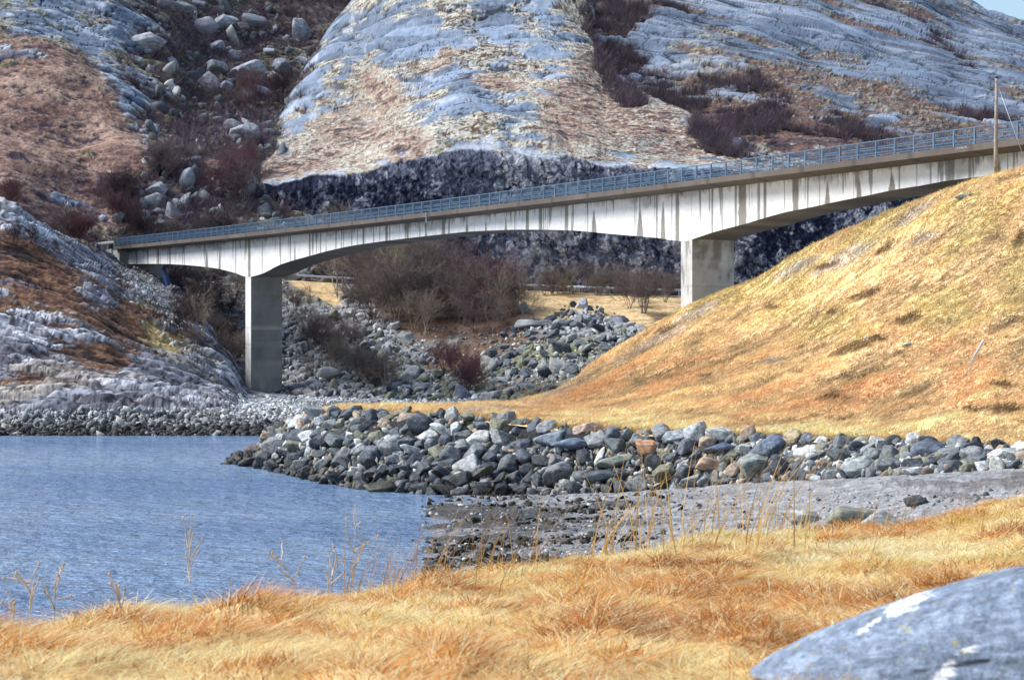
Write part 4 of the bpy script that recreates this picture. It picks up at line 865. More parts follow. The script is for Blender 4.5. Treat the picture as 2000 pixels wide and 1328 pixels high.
# ravine boulders
rav = [(395,62,28,22,"big square boulder alone on the upper ravine"),(360,360,21,30,"tall egg shaped boulder standing above the bridge end"),(306,374,21,17,"mossy topped boulder left of the egg shaped one"),(440,50,26,13,"low wide boulder below the dark wood"),(500,48,30,16,"pale rounded outcrop boulder in the upper ravine"),(592,68,22,20,"dark boulder against the dome edge"),(460,112,15,13,"round purple grey boulder in mid ravine"),(480,146,36,15,"long cracked boulder right of mid ravine"),(550,137,27,17,"smooth wedge boulder near the dome edge"),(418,138,30,18,"split boulder with a pale edge in mid ravine"),(408,175,26,19,"broad boulder above the bushes"),(502,186,22,17,"rounded boulder half hidden in purple bushes"),(452,250,24,17,"mound shaped boulder in the lower ravine"),(482,266,26,18,"wide dark boulder in the lower ravine"),(424,238,13,9,"small pale boulder in the lower ravine"),(521,247,15,10,"pale rounded boulder at the ravine's right side"),(396,212,10,7,"small white boulder on the ravine slope"),(335,294,14,9,"grey boulder on the left side of the ravine"),(314,14,18,13,"rounded boulder at the top of the ravine"),(358,17,22,12,"wide boulder at the top edge of the picture"),(390,12,20,10,"pale flat boulder at the top edge"),(281,85,33,12,"pale elongated boulder on the left slope"),(336,421,17,16,"angular pale boulder under the egg shaped one"),(309,414,13,8,"small white boulder in the pile over the bridge"),(277,402,9,10,"small upright boulder at the left of the pile"),(304,394,10,10,"small grey boulder in the middle of the pile"),(322,440,22,8,"low slab under the pile of boulders"),(231,425,12,9,"dark boulder beside the bush"),(440,175,14,12,"grey boulder between the broad and the rounded ones"),(530,105,16,8,"flat pale boulder above the wedge boulder"),(168,570,14,13,"pale round boulder on the brown heath of the near bank"),(340,395,9,9,"little boulder at the foot of the egg shaped one"),(420,95,16,10,"low boulder under the big square one"),(470,230,13,9,"small boulder above the mound shaped one")]
for i_, (x, y, rw, rh, lab) in enumerate(rav):
    src = ls if y > 500 else hs; P_ = src.at(x, y); k = P_.y/F; cc = np.array([(.30,.31,.36),(.36,.37,.40),(.27,.27,.31),(.40,.42,.46)][i_ % 4])
    egg = "egg" in lab
    put_rock(EGG if egg and 'tall' in lab else (rnd+ang)[(i_*7) % 25], P_+Vector((0, -rw*k*.5, rh*k*.15)), 1, (0, random.uniform(-.15, .15), random.uniform(-.5, .5)), tuple(cc*(.88 if not egg else 1.05)), (rw*k*1.15, rw*k*1.0, rh*k*(1.9 if not egg else 1.5)), lab, "boulder", "boulders in the ravine", "boulder")
pts = [np.array(hs.at(rng.uniform(270, 570), rng.uniform(10, 460))) for i in range(420)]
scatter("ravine_stones", pts, np.abs(rng.normal(0, .75, 420))+.3, palette(420, [GREY, GREY, PALE, BLUE], .8), LR, M_colstone, label="smaller stones scattered between the boulders of the ravine", cat="stones", kind="stuff")

# beach stones
for x, y, rw, rh, d, cc, lab in [(1660,1026,66,40,61,(.23,.24,.20),"large mossy green boulder half behind the foreground grass"),(1570,1022,50,30,60,(.40,.41,.39),"pale low boulder left of the mossy one on the beach"),(1725,1035,45,28,58,(.33,.35,.34),"grey boulder right of the mossy one on the beach"),(1787,985,32,14,70,(.09,.095,.10),"dark flat wet stone on the gravel beach"),(1345,1062,20,8,76,(.28,.29,.31),"flat grey stone on the beach near the grass edge"),(940,1098,26,9,72,(.25,.27,.30),"flat blue grey stone at the water's edge")]:
    P_ = bc.at(x, y); k = P_.y/F; put_rock(ang[(x*7) % 16], P_+Vector((0, 0, rh*k*.3)), 1, (0, .1, random.uniform(-.4, .4)), cc, (rw*k*1.1, rw*k*.9, rh*k*1.4), lab, "stone", None, "stone")
pts, rad = [], []
for i in range(6500):
    u = np.clip(rng.normal(1060, 190), 800, 1750) if rng.random() < .5 else rng.uniform(900, 2100); y = rng.uniform(955, 1135)
    P_ = np.array(bc.at(u, y)); pts.append(P_); rad.append(abs(rng.normal(0, .035))+.025 if rng.random() < .9 else rng.uniform(.1, .2))
pc = palette(len(pts), [GREY, BLUE, BLUE, PALE], .85)
scatter("beach_stones", pts, rad, pc, LR1, M_colstone, .6, label="small stones strewn over the gravel beach", cat="stones", kind="stuff")
pts = []; 
for i in range(1100):
    u = np.clip(rng.normal(1020, 170), 780, 1500); y = rng.uniform(965, 1120); P_ = np.array(bc.at(u, y))
    if n2(P_[0]*.22, P_[1]*.55, 7) > .12: pts.append(P_+np.array([0, 0, .02]))
scatter("seaweed", pts, rng.uniform(.08, .3, len(pts)), np.tile([.03, .027, .018], (len(pts), 1))*rng.uniform(.6, 1.6, (len(pts), 1)), LR1, M_colstone, .35, label="dark seaweed heaps on the wet lower beach", cat="seaweed", kind="stuff")

# stones on the grassy hill
for x, y, rw, rh, cc, lab in [(1873,386,14,7,(.30,.32,.34),"flat grey boulder lying near the top of the grassy hill"),(1890,381,7,4,(.22,.23,.24),"small dark stone beside the flat boulder near the hilltop"),(1695,661,9,4,(.55,.54,.52),"white stone beside a dark tuft in mid slope"),(1505,704,8,4,(.48,.50,.54),"pale bluish stone on the gravel patch of the hill"),(1773,673,9,4,(.58,.55,.50),"pale stone right of mid slope on the hill"),(1300,722,7,4,(.45,.45,.45),"grey stone low on the left part of the hill"),(1232,737,4,3,(.55,.55,.55),"small white stone at the left foot of the hill"),(1140,812,11,4,(.45,.47,.50),"grey stone on the flat grass in front of the hill"),(1352,772,6,3,(.5,.5,.5),"little pale stone on the straw at the hill foot")]:
    P_ = gh.at(x, y); k = P_.y/F; put_rock(ang[(x*3) % 16], P_+Vector((0, -.05, rh*k*.3)), 1, (0, random.uniform(-.3, .3), .3), cc, (rw*k*1.1, rw*k, rh*k*1.5), lab, "stone", None, "stone")

# foreground boulder
def fore_boulder():
    nu, nv = 420, 220; d0 = 7.6; cx = (2065-1000)/F*d0; cy = d0+.35
    th = np.linspace(0, 2*math.pi, nu, endpoint=False); ph = np.linspace(0.02, math.pi*.62, nv); T, Ph = np.meshgrid(th, ph)
    dx = np.cos(T)*np.sin(Ph); dy = np.sin(T)*np.sin(Ph); dz = np.cos(Ph)
    z0 = EYE+(664-1345)/F*d0; ztopb = EYE+(664-1126)/F*d0; Hh = ztopb-z0
    rx = np.where(dx < 0, 1.04, .95)
    e = 1.55
    lo_, hi_ = np.zeros_like(T), np.full_like(T, 3.)
    for it in range(40):
        md = (lo_+hi_)/2; big_ = (md*np.abs(dx))**1.2+(md*np.abs(dy))**2+(md*np.abs(dz))**1.25 > 1; hi_ = np.where(big_, md, hi_); lo_ = np.where(big_, lo_, md)
    r = lo_
    n = fbm(T*1.1+3, Ph*2.1, 5, 301, .55); f = fbm(T*9, Ph*14, 4, 302, .6)
    crack = sm(.05-np.abs(dz-.50-dx*.55+n*.16), 0, .05)*sm(dx, -.75, -.35)*sm(-dx, .05, .3)
    crack = crack*sm(fbm(T*3, Ph*3, 3, 311), -.05, .25); r = r*(1+.035*n+.008*f-.02*crack)
    P = np.stack([cx+dx*r*rx, cy+dy*r*.6, z0+dz*r*Hh], -1)
    f = f+fbm(T*40, Ph*60, 3, 309)*.5; c = mixc(mixc(np.broadcast_to(np.array([.165, .205, .275]), T.shape+(3,)), np.array([.26, .315, .40]), sm(f+n*.5, -.1, .5)), np.array([.15, .185, .23]), sm(-f-n*.4, .15, .6))
    pxx = 1000+P[..., 0]/P[..., 1]*F; pyy = 664-(P[..., 2]-EYE)/P[..., 1]*F
    v1 = sm(ell(pxx, pyy, [(1770,1178,52,16,-28),(1705,1215,34,7,-38)])+f*.9+n*.3, .05, .4)*(dy < .3)
    v2 = sm(ell(pxx, pyy, [(1850,1305,55,14,-52),(1895,1265,30,8,-22),(1822,1335,40,12,-45)])+f*.9, .12, .45)*(dy < .3)
    c = mixc(c, np.array([.62, .63, .65]), np.clip(v1+v2, 0, 1)); c = mixc(c, np.array([.34, .30, .09]), sm(fbm(T*14, Ph*20, 3, 305), .5, .62)*.7); c = mixc(c, np.array([.05, .06, .075]), crack*.8)
    i = np.arange(nv*nu).reshape(nv, nu); j = np.roll(i, -1, 1)
    Fq = np.stack([i[:-1], i[1:], j[1:], j[:-1]], -1).reshape(-1, 4); V = P.reshape(-1, 3); V = np.concatenate([V, [V[:nu].mean(0)]]); C = np.concatenate([c.reshape(-1, 3), [c[0, 0]]])
    T3 = np.stack([i[0], j[0], np.full(nu, nv*nu)], -1)
    org = np.array([cx, cy, z0]); o = link("boulder", new_mesh("boulder", V-org, [Fq, T3], C), terrain_mat("blue_grey_granite", 22., 70., .62, 1.38, .6, .03, .85, .2), label="big smooth blue grey boulder with white quartz patches in the right foreground corner", cat="boulder"); o.location = Vector(org)
fore_boulder()

# ------------------------------------------------------------------ OBJECTS: bare bushes and trees
def prisms(S_, sides=3):
    """S_: (N,8) p0 p1 r0 r1 -> prism mesh arrays"""
    S_ = np.asarray(S_, float); p0, p1, r0, r1 = S_[:, :3], S_[:, 3:6], S_[:, 6], S_[:, 7]; d = p1-p0; d /= np.maximum(np.linalg.norm(d, axis=1, keepdims=True), 1e-6)
    ref = np.where(np.abs(d[:, 2:3]) < .9, np.array([[0, 0, 1.]]), np.array([[1., 0, 0]])); x = np.cross(d, ref); x /= np.linalg.norm(x, axis=1, keepdims=True); y = np.cross(d, x)
    R = []
    for p_, r_ in ((p0, r0), (p1, r1)):
        for k in range(sides):
            an = 2*math.pi*k/sides; R.append(p_+r_[:, None]*(math.cos(an)*x+math.sin(an)*y))
    V = np.stack(R, 1).reshape(-1, 3); n = len(S_); base = np.arange(n)[:, None]*(2*sides)
    Fq = np.concatenate([np.concatenate([base+k, base+(k+1) % sides, base+sides+(k+1) % sides, base+sides+k], 1) for k in range(sides)])
    return V, Fq
def grow(r, p, d, L, rad, lev, maxlev, out, spread, up):
    n = 4 if lev == 0 else 3; q = p.copy()
    for i in range(n):
        d = d+r.normal(0, .16, 3)+np.array([0, 0, up]); d /= np.linalg.norm(d); e = q+d*L/n; ra, rb = rad*(1-.6*i/n), rad*(1-.6*(i+1)/n)
        out[0 if lev == 0 else 1].append(np.concatenate([q, e, [ra, rb]])); q = e
        if lev < maxlev and (i > 0 or lev > 0):
            for c_ in range(2 if lev < 2 else 3):
                dd = d+r.normal(0, spread, 3); dd[2] += .12; dd /= np.linalg.norm(dd); grow(r, q, dd, L*r.uniform(.4, .62), max(rb*.6, .011), lev+1, maxlev, out, spread, up)
def bush_meshes(seed, h, stems, spread, fan, up=.05, maxlev=3, thick=.05):
    r = np.random.default_rng(seed); out = [[], []]
    for s_ in range(stems):
        an = r.uniform(0, 6.28); d = np.array([math.cos(an)*fan*r.uniform(.3, 1), math.sin(an)*fan*r.uniform(.3, 1), 1]); d /= np.linalg.norm(d)
        grow(r, np.array([r.normal(0, .15), r.normal(0, .15), -.2]), d, h*r.uniform(.6, .85), thick*r.uniform(.7, 1.1), 0, maxlev, out, spread, up)
    m1 = new_mesh("trunk", *prisms(out[0], 5)); m2 = new_mesh("crown", *prisms(out[1], 3)); m1.materials.append(M_twig); m2.materials.append(M_twig); return m1, m2
BM = [bush_meshes(500, 4.2, 6, .55, .6), bush_meshes(501, 5.2, 4, .5, .4, .06, 3, .07), bush_meshes(502, 3.2, 7, .6, .8), bush_meshes(503, 4.6, 5, .5, .5, .04, 3, .06), bush_meshes(504, 2.2, 6, .65, .9, .03, 2, .035), bush_meshes(505, 6.0, 3, .5, .3, .08, 3, .08)]
TONE = {"purple brown": (.115, .09, .088), "grey brown": (.19, .155, .125), "reddish": (.105, .055, .062), "olive grey": (.23, .20, .13), "dark": (.045, .032, .034)}
def put_bush(P_, k, sc_, tone, label, group, name="bare_bush", cat="bush"):
    root = bpy.data.objects.new(name, None); SC.collection.objects.link(root); root.location = P_; root.rotation_euler = (0, 0, rng.uniform(0, 6.28)); s_ = sc_*rng.uniform(.8, 1.2); root.scale = (s_*rng.uniform(.9, 1.2), s_*rng.uniform(.9, 1.2), s_)
    tag(root, label, cat, group); c = np.array(TONE[tone])*1.3*rng.uniform(.8, 1.25)
    for nm, me, f in (("trunk", BM[k][0], 1.25), ("crown", BM[k][1], 1.0)):
        o = bpy.data.objects.new(nm, me); SC.collection.objects.link(o); o.parent = root; o.color = (*(c*f), 1)
def bushes(src, boxes, label, group, **kw):
    for (x0, x1, y0, y1, n, ks, sc_, tones) in boxes:
        for i in range(n):
            put_bush(src.at(rng.uniform(x0, x1), rng.uniform(y0, y1)), ks[rng.integers(len(ks))], sc_, (tn := tones[rng.integers(len(tones))]), label(tn), group, **kw)
bushes(gl, [(650,870,565,612,21,[1,3,5],1.45,["grey brown","olive grey","purple brown"]),(720,980,600,660,18,[0,1,3],1.2,["purple brown","purple brown","grey brown"]),(860,1010,580,640,14,[0,3],1.2,["reddish","purple brown","grey brown"])], lambda t: f"leafless {t} bush in the dense thicket under the bridge's middle span", "bushes in the thicket under the bridge")
bushes(gl, [(400,478,575,740,18,[0,2,4],.8,["dark","purple brown","grey brown"]),(570,700,590,690,12,[0,2,4],.8,["purple brown","grey brown"]),(600,760,700,770,10,[2,4],.9,["purple brown","grey brown"]),(840,930,700,765,6,[4,2],.8,["reddish"])], lambda t: f"low {t} leafless bush in the gully around the left pier", "bushes among the gully boulders")
bushes(gl, [(1000,1330,572,580,26,[0,3,2],.72,["grey brown","purple brown"]),(1215,1300,585,612,5,[0,3],.75,["purple brown"])], lambda t: f"small {t} leafless tree along the road below the cliff", "bare trees along the lower road", name="bare_tree", cat="tree")
bushes(gl, [(960,1020,560,640,3,[5,1],.8,["grey brown"])], lambda t: f"slender {t} leafless tree at the right end of the thicket", "slender trees at the thicket end", name="bare_tree", cat="tree")
bushes(ls, [(100,185,462,500,9,[0,3,1],.85,["reddish","purple brown"]),(20,60,470,482,2,[2],.6,["dark"]),(350,475,570,690,26,[0,2,4],.9,["dark","purple brown","grey brown"])], lambda t: f"{t} leafless bush on the near bank by the left bridge end", "bushes on the left bank")
bushes(hs, [(400,490,330,410,13,[0,3,1],1.0,["reddish","reddish","purple brown"]),(190,260,380,440,8,[0,2],.9,["dark","reddish"]),(290,340,320,360,5,[2,0],.9,["purple brown"]),(400,520,205,235,5,[0,3],1.0,["reddish","purple brown"]),(480,580,170,215,5,[0,3],1.0,["purple brown","dark"]),(0,40,390,420,3,[2],.9,["reddish"]),(260,500,440,475,9,[2,4],.9,["purple brown","olive grey","dark"])], lambda t: f"{t} leafless bush between the boulders of the ravine", "bushes in the ravine")
# far thickets in the gullies of the mountain and hillside
def thicket(name, src, n, label, tall=2.2, colr=(.125, .095, .11)):
    iv, iu = np.where(src.shr > .6); k = rng.integers(len(iv), size=n); P_ = src.P[iv[k], iu[k]]; S_ = []; C_ = []
    for p_ in P_:
        h = tall*rng.uniform(.5, 1.3); m = 14; a0 = rng.normal(0, .45, (m, 2)); st = rng.uniform(0, .45, (m, 1)); tip = np.concatenate([a0*h*.8, h*rng.uniform(.5, 1, (m, 1))], 1); base = p_+tip*st*.6*np.array([.5, .5, 1])
        S_.append(np.concatenate([base, p_+tip, np.full((m, 1), .026), np.full((m, 1), .010)], 1)); C_.append(np.tile(np.array(colr)*rng.uniform(.6, 1.7), (m*6, 1))*np.array([1, rng.uniform(.8, 1.15), rng.uniform(.8, 1.1)]))
    V, Fq = prisms(np.concatenate(S_)); link(name, new_mesh(name, V, Fq, np.concatenate(C_), False), M_coltwig, label=label, cat="thicket", kind="stuff")
thicket("mountain_thicket", mt, 2300, "dark leafless scrub filling the gullies of the right mountain")
thicket("ravine_thicket", hs, 2000, "dark leafless scrub covering the upper ravine and hillside")
thicket("dome_thicket", dm, 700, "dark leafless scrub in the gully right of the bald dome")

# ------------------------------------------------------------------ OBJECTS: grass
def blades(name, base, lean, h, w, cols, segs=3, tipk=1.0, mat=M_blade, **kw):
    N = len(base); t_ = np.linspace(0, 1, segs+1)[None, :, None]; h = h[:, None, None]; lx = lean[:, None, :]
    P_ = base[:, None, :]+np.concatenate([lx[..., :2]*h*t_**1.6, h*t_*lx[..., 2:3]*(1-.35*t_*(1-lx[..., 2:3]))], -1)
    ang_ = rng.uniform(0, 6.28, N); sd_ = np.stack([np.cos(ang_), .35*np.sin(ang_), 0*ang_], -1); sd_ /= np.linalg.norm(sd_, axis=1, keepdims=True); sd_ = sd_[:, None, :]*(w[:, None, None]*(1-.85*t_))
    V = np.stack([P_-sd_, P_+sd_], 2).reshape(-1, 3); b0 = np.arange(N)[:, None]*(2*(segs+1)); Fq = np.concatenate([np.concatenate([b0+2*k, b0+2*k+1, b0+2*k+3, b0+2*k+2], 1) for k in range(segs)])
    C = np.repeat(cols[:, None, :]*(1+(tipk-1)*t_), 2, axis=1).reshape(-1, 3)
    return link(name, new_mesh(name, V, Fq, np.clip(C, 0, .85), True), mat, kind="stuff", **kw)
def sample(src, n, cond):
    P_ = src.P; ar = np.linalg.norm(np.cross(P_[1:, :-1]-P_[:-1, :-1], P_[:-1, 1:]-P_[:-1, :-1]), axis=-1); ok = cond[:-1, :-1]; pr_ = (ar*ok).ravel(); pr_ = pr_/pr_.sum()
    k = rng.choice(pr_.size, n, p=pr_); iv, iu = np.unravel_index(k, ar.shape); f = rng.random((n, 2, 1)); 
    return P_[iv, iu]+(P_[iv+1, iu]-P_[iv, iu])*f[:, 0]+(P_[iv, iu+1]-P_[iv, iu])*f[:, 1], iv, iu
vis = (gh.px > 500) & (gh.px < 2080) & (gh.vrow > gh.vk[1]*.5) & (gh.vrow < gh.vk[6])
B_, iv, iu = sample(gh, 240000, vis)
tl = fbm(B_[:, 0]*.4, B_[:, 1]*.4, 3, 331); ln = np.stack([.5+rng.normal(0, .5, len(B_)), -.35+rng.normal(0, .4, len(B_)), rng.uniform(.45, .95, len(B_))], -1)
wx_, wy_, wc_, wd_ = worleyv(B_[:, 0]*1.3, B_[:, 1]*.9, 15); cc = gh.c[iv, iu]*(rng.uniform(.65, 1.35, len(B_))*(1+.35*wc_))[:, None]; cc = mixc(cc, np.array([.16, .095, .04]), sm(wc_+rng.normal(0, .25, len(B_)), .7, 1.1)*.7); ln[:, 0] += wx_*1.2; ln[:, 1] += wy_*1.0
blades("hill_grass", B_, ln, rng.uniform(.12, .34, len(B_))*(1+tl*.4), rng.uniform(.012, .025, len(B_)), cc, 2, 1.15, label="dry straw coloured grass covering the right hill and the spit", cat="grass")
Bw, iv, iu = sample(gh, 90000, vis); Nw = len(Bw); n3 = fbm(Bw[:, 0]*.5, Bw[:, 1]*.5, 4, 333)
cw_ = gh.c[iv, iu]; pk = rng.random(Nw)+n3*.35
cw_ = np.where((pk < .14)[:, None], np.array([.20, .115, .055]), cw_); cw_ = np.where((pk > .70)[:, None], np.array([.86, .68, .42]), cw_); cw_ = np.where(((pk > .16) & (pk < .32))[:, None], np.array([.50, .25, .11]), cw_)
cw_ = cw_*.6+gh.c[iv, iu]*.4
blades("hill_grass", Bw+np.array([0, 0, .03]), np.stack([.75+rng.normal(0, .35, Nw), -.45+rng.normal(0, .4, Nw), rng.uniform(.12, .5, Nw)], -1), rng.uniform(.25, .6, Nw), rng.uniform(.022, .05, Nw), cw_*rng.uniform(.7, 1.25, (Nw, 1)), 2, 1.1, label="matted straw tussocks lying on the right hill", cat="grass")
# shaggy edge of turf above the stones
u_ = rng.uniform(640, 2080, 9000); e_ = np.stack([W(u, np.interp(u, [q[0] for q in TOP], [q[1] for q in TOP])-1, np.interp(u, [q[0] for q in TOP], [q[2] for q in TOP])+rng.uniform(.2, 1.6)) for u in u_]); e_[:, 2] += .05
blades("turf_edge", e_, np.stack([rng.normal(0, .5, 9000), -.9+rng.normal(0, .4, 9000), rng.uniform(.1, .8, 9000)], -1), rng.uniform(.25, .6, 9000), rng.uniform(.015, .03, 9000), np.array([.58, .38, .14])*rng.uniform(.45, 1.25, (9000, 1)), 3, 1.1, label="shaggy dry turf hanging over the top of the stone bank", cat="grass")
# foreground meadow
vis = (fg.px > -240) & (fg.px < 2260) & (fg.vrow > fg.vk[1]*.35) & (fg.vrow < fg.vk[4]+(fg.vk[5]-fg.vk[4])*.5)
B_, iv, iu = sample(fg, 290000, vis); N = len(B_)
dz_ = np.linalg.norm(B_[:, :2], axis=1)
th = fbm(B_[:, 0]*.7, B_[:, 1]*.6, 3, 341)*6.5+.4; tn = fbm(B_[:, 0]*.5, B_[:, 1]*.45, 4, 342); tf = fbm(B_[:, 0]*2.2, B_[:, 1]*1.6, 3, 343)
ts = np.clip(fg.tus[iv, iu], 0, 1)
m0 = fbm(B_[:, 0]*1.6, B_[:, 1]*1.2, 4, 162); wx_, wy_, wc_, wd_ = worleyv(B_[:, 0]*1.7+m0*.3, B_[:, 1]*1.15+m0*.3, 17)
ln = np.stack([np.cos(th)*.35+.22+wx_*1.5+rng.normal(0, .55, N), np.sin(th)*.35-.1+wy_*1.5+rng.normal(0, .55, N), rng.uniform(.06, .5, N)+.45*np.clip(.5-wd_, 0, 1)], -1); ln[:, 2] = np.clip(ln[:, 2], .08, 1)
STR = np.array([.89, .63, .28]); ORA = np.array([.72, .34, .095]); BRN = np.array([.42, .16, .04]); PAL = np.array([.95, .79, .47]); YEL = np.array([.60, .49, .13])
c = mixc(np.tile(STR, (N, 1)), ORA, sm(tn+tf*.45+rng.normal(0, .14, N)+sm(dz_, 14, 9)*.06+wc_*.75, .12, .5)); c = mixc(c, BRN, sm(tf+tn*.6+wc_*.6+rng.normal(0, .15, N), .42, .8)*.9); c = mixc(c, PAL, sm(-tn-tf*.4-wc_*.3+rng.normal(0, .2, N), .0, .5)); c = mixc(c, YEL, sm(fbm(B_[:, 0]*.4, B_[:, 1]*.4, 2, 347), .25, .6)*.6)
c = mixc(c, ORA*.9, ts*.45); pk = rng.random(N); c = np.where((pk < .10)[:, None], BRN*.8, c); c = np.where((pk > .76)[:, None], PAL, c); c = c*rng.uniform(.6, 1.25, (N, 1))
blades("meadow_grass", B_, ln, rng.uniform(.06, .22, N)*(1+.6*ts)*(1+.35*wc_), rng.uniform(.0022, .0042, N)*(dz_/11)**.6, c, 4, 1.15, label="matted dry golden grass of the foreground bank", cat="grass")
# tuft growing against the left foot of the boulder
Nt = 1400; tx = rng.uniform(-.15, 1., Nt); bx = (1440-1000)/F*7.6+tx*.35; by = 7.35+rng.normal(0, .06, Nt)-.18*np.clip(tx, 0, 1); bz = np.full(Nt, EYE+(664-1372)/F*7.5)+.03*np.clip(tx, 0, 1)
blades("boulder_tuft", np.stack([bx, by, bz], -1), np.stack([rng.normal(.25, .5, Nt), rng.normal(0, .4, Nt), rng.uniform(.3, 1, Nt)], -1), rng.uniform(.05, .15, Nt), rng.uniform(.0015, .003, Nt), np.where(rng.random((Nt, 1)) < .5, ORA, STR)*rng.uniform(.6, 1.2, (Nt, 1)), 3, 1.1, label="orange grass tuft at the left foot of the big boulder", cat="grass")
# tall stems along the edge
def stems(n, x0, x1, y0, y1, hmin, hmax, w, colr, name, lab):
    iu = np.clip(np.searchsorted(fg.u, rng.uniform(x0, x1, n)), 0, fg.nu-1); iv = np.array([np.clip(np.argmin(np.abs(fg.py[:, i]-y)), 0, fg.nv-1) for i, y in zip(iu, rng.uniform(y0, y1, n))]); B_ = fg.P[iv, iu]
    ln = np.stack([.3+rng.normal(0, .28, n), rng.normal(0, .2, n), np.full(n, 1.)], -1)
    blades(name, B_, ln, rng.uniform(hmin, hmax, n), rng.uniform(.6, 1.2, n)*w, np.array(colr)*rng.uniform(.6, 1.2, (n, 1)), 5, 1.0, label=lab, cat="grass")
    V, Fq = None, None
    return B_, ln
stems(100, 1150, 1600, 1045, 1090, .55, 1.25, .0075, (.78, .50, .17), "tall_grass", "tall straw stems rising in front of the gravel beach")
stems(120, 640, 1150, 1090, 1170, .3, .8, .0042, (.55, .33, .12), "tall_grass", "thin straw stems along the bank edge in front of the water")
stems(120, 1620, 2000, 1000, 1060, .2, .5, .0045, (.60, .36, .10), "tall_grass", "orange straw stems at the right end of the bank")
stems(30, 1490, 1600, 1035, 1060, .2, .4, .006, (.75, .66, .45), "tall_grass", "pale bleached grass tuft at the beach edge")
# dead weeds at the left
def weed(x, y, h, lab, seed):
    r = np.random.default_rng(seed); out = [[], []]; P_ = fg.at(x, y)
    grow(r, np.array([0, 0, -.03]), np.array([r.normal(0, .12), r.normal(0, .1), 1.]), h, .005, 0, 1, out, .4, .03)
    root = bpy.data.objects.new("dead_weed", None); SC.collection.objects.link(root); root.location = P_; tag(root, lab, "weed", "dead weeds on the left bank edge")
    S_ = np.array(out[0]+out[1]); S_[:, 6:] = np.minimum(S_[:, 6:], .006)*.75
    o = link("stem", new_mesh("stem", *prisms(S_, 4)), M_twig, root); o.color = (.52, .43, .31, 1)
    for tp in [o_[3:6] for o_ in out[1]][2::3][:6]:
        bm = bmesh.new(); bmesh.ops.create_icosphere(bm, subdivisions=2, radius=1.0)
        for v in bm.verts: v.co = Vector((v.co.x*.008*r.uniform(.7, 1.3), v.co.y*.008*r.uniform(.7, 1.3), v.co.z*.012*r.uniform(.7, 1.3)))
        me = bpy.data.meshes.new("seed_head"); bm.to_mesh(me); bm.free(); me.materials.append(M_twig); o = link("seed_head", me, None, root); o.location = Vector(tp); o.color = (.50, .38, .24, 1)
for i_, (x, y, h, lab) in enumerate([(55,1228,.36,"tall branching dead weed nearest the left edge"),(105,1232,.30,"pale dead weed with a flat top second from the left"),(230,1215,.24,"thin leaning dead weed left of the water gap"),(385,1195,.52,"single tall straight dead stalk in front of the water"),(585,1178,.42,"grey dead stalk at the first tussock"),(690,1165,.55,"tall dead stalk right of the tussocks"),(625,1172,.33,"dead stalk with drooping head between the two tall ones"),(20,1240,.2,"short dead weed at the left picture edge")]):
    weed(x, y, h, lab, 900+i_)

# ------------------------------------------------------------------ OBJECTS: pole, stake, guard rails, strut
M_wood = plain("weathered_wood", (.30, .27, .23), .85, .2, .35, 4.)
Pb = gh.at(1941, 338); d = Pb.y; k = d/F; hp = 186*k
root = bpy.data.objects.new("utility_pole", None); SC.collection.objects.link(root); root.location = Pb; tag(root, "weathered wooden pole with a guy wire standing on the hill before the bridge", "pole")
V, Fl = tube([(0, 0, -.4), (0.01, 0, 1.5), (.03, 0, hp*.6), (.05, 0, hp)], [.125, .12, .105, .09], 12); link("pole_shaft", new_mesh("pole_shaft", V, Fl), M_wood, root)
V, Fl = tube([(.05, 0, hp+.002), (.05, 0, hp+.12)], [.10, .07], 12); link("cap", new_mesh("cap", V, Fl), plain("black_cap", (.03, .03, .03)), root)
V, Fq = joinb([boxv((-.12, -.1, hp-.22), (.2, -.06, hp-.16))]); link("bracket", new_mesh("bracket", V, Fq, None, False), M_galv, root)
V, Fl = tube([(.08, 0, hp-.3), (68*k, -1.2, -1.0)], .018, 5); link("guy_wire", new_mesh("guy_wire", V, Fl), M_galv, root)
Pb = gh.at(1880, 738); k = Pb.y/F
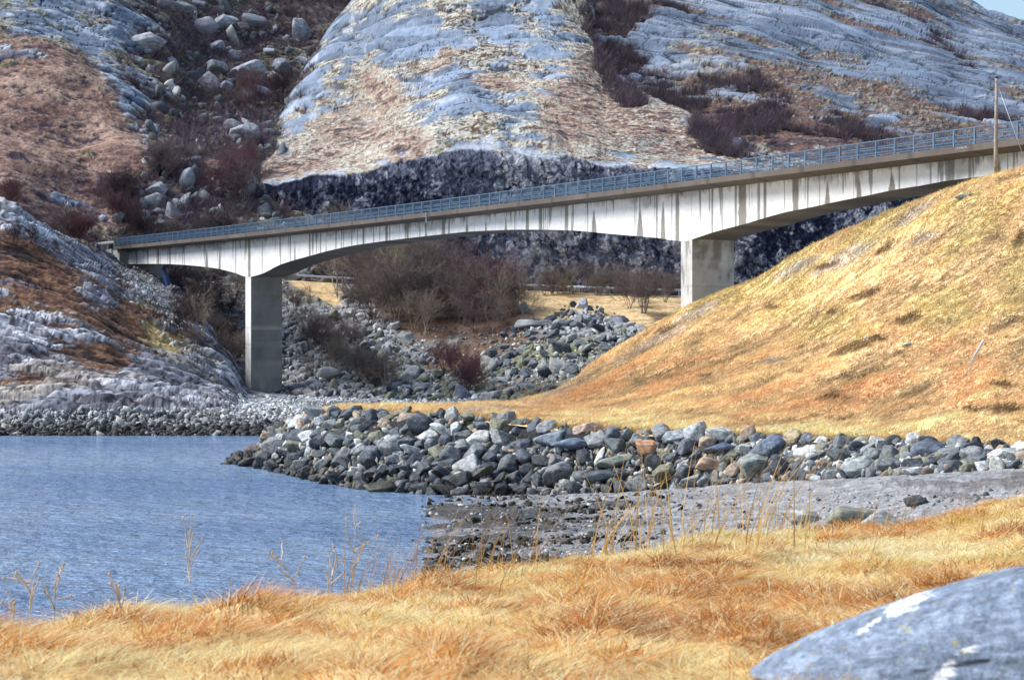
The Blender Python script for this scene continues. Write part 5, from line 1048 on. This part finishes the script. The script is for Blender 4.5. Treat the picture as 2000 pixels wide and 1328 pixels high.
V, Fl = tube([(0, 0, -.15), (20*k, .1, 36*k), (42*k, .2, 75*k)], [.065, .065, .065], 8); o = link("marker_stake", new_mesh("marker_stake", V, Fl), plain("white_stake", (.72, .70, .66), .6), label="leaning white marker stake stuck in the grassy hill", cat="stake"); o.location = Pb
# guard rail at the far road
def guardrail(P_, h, lab, grp, sp=2):
    root = bpy.data.objects.new("guard_rail", None); SC.collection.objects.link(root); root.location = Vector(P_[0]); tag(root, lab, "guard rail"); Q = P_-P_[0]
    R = [Q+np.array([0, 0, h-.32]), Q+np.array([0, -.06, h-.16]), Q+np.array([0, 0, h]), Q+np.array([0, .07, h-.16])]; n = len(Q); ii = np.arange(n-1)
    link("beam", new_mesh("beam", np.concatenate(R), np.concatenate([np.stack([r*n+ii, r*n+ii+1, ((r+1) % 4)*n+ii+1, ((r+1) % 4)*n+ii], -1) for r in range(4)]), None, False), M_galv, root)
    V, Fq = boxv((-.06, .09, -.3), (.06, .2, h-.05)); me = new_mesh("post", V, Fq, None, False); me.materials.append(M_galv)
    for q in Q[::sp]: o = link("post", me, None, root); o.location = Vector(q)
uu = np.linspace(540, 1340, 60); P_ = W(uu, np.interp(uu, [380,560,700,850,1000,1150,1300,1700], [540,548,556,561,567,573,578,584]), np.interp(uu, [380,560,700,850,1000,1150,1300,1700], [302,300,299,297,292,288,284,284])+2.2); guardrail(P_, .95, "long grey guard rail of the lower road under the cliff", None)
sa = np.linspace(-1.4, -21, 11); P_ = np.stack([np.array(BP(np.array(s_), .2-(abs(s_)*.11), float(ztop(np.array(0.)))-.05)) for s_ in sa]); guardrail(P_, .8, "short white guard rail leading onto the left bridge end", None, 1)
# strut under the left span
Pb = np.array(W(332, 570, 281)); Pt = np.array(W(319, 523, 281))
V, Fl = tube([Pb-Pb, Pt-Pb], .32, 4); o = link("strut", new_mesh("strut", V, Fl, None, False), plain("blue_painted_steel", (.05, .09, .28), .5), label="slanted dark blue strut in the shade under the left bridge end", cat="strut"); o.location = Vector(Pb)
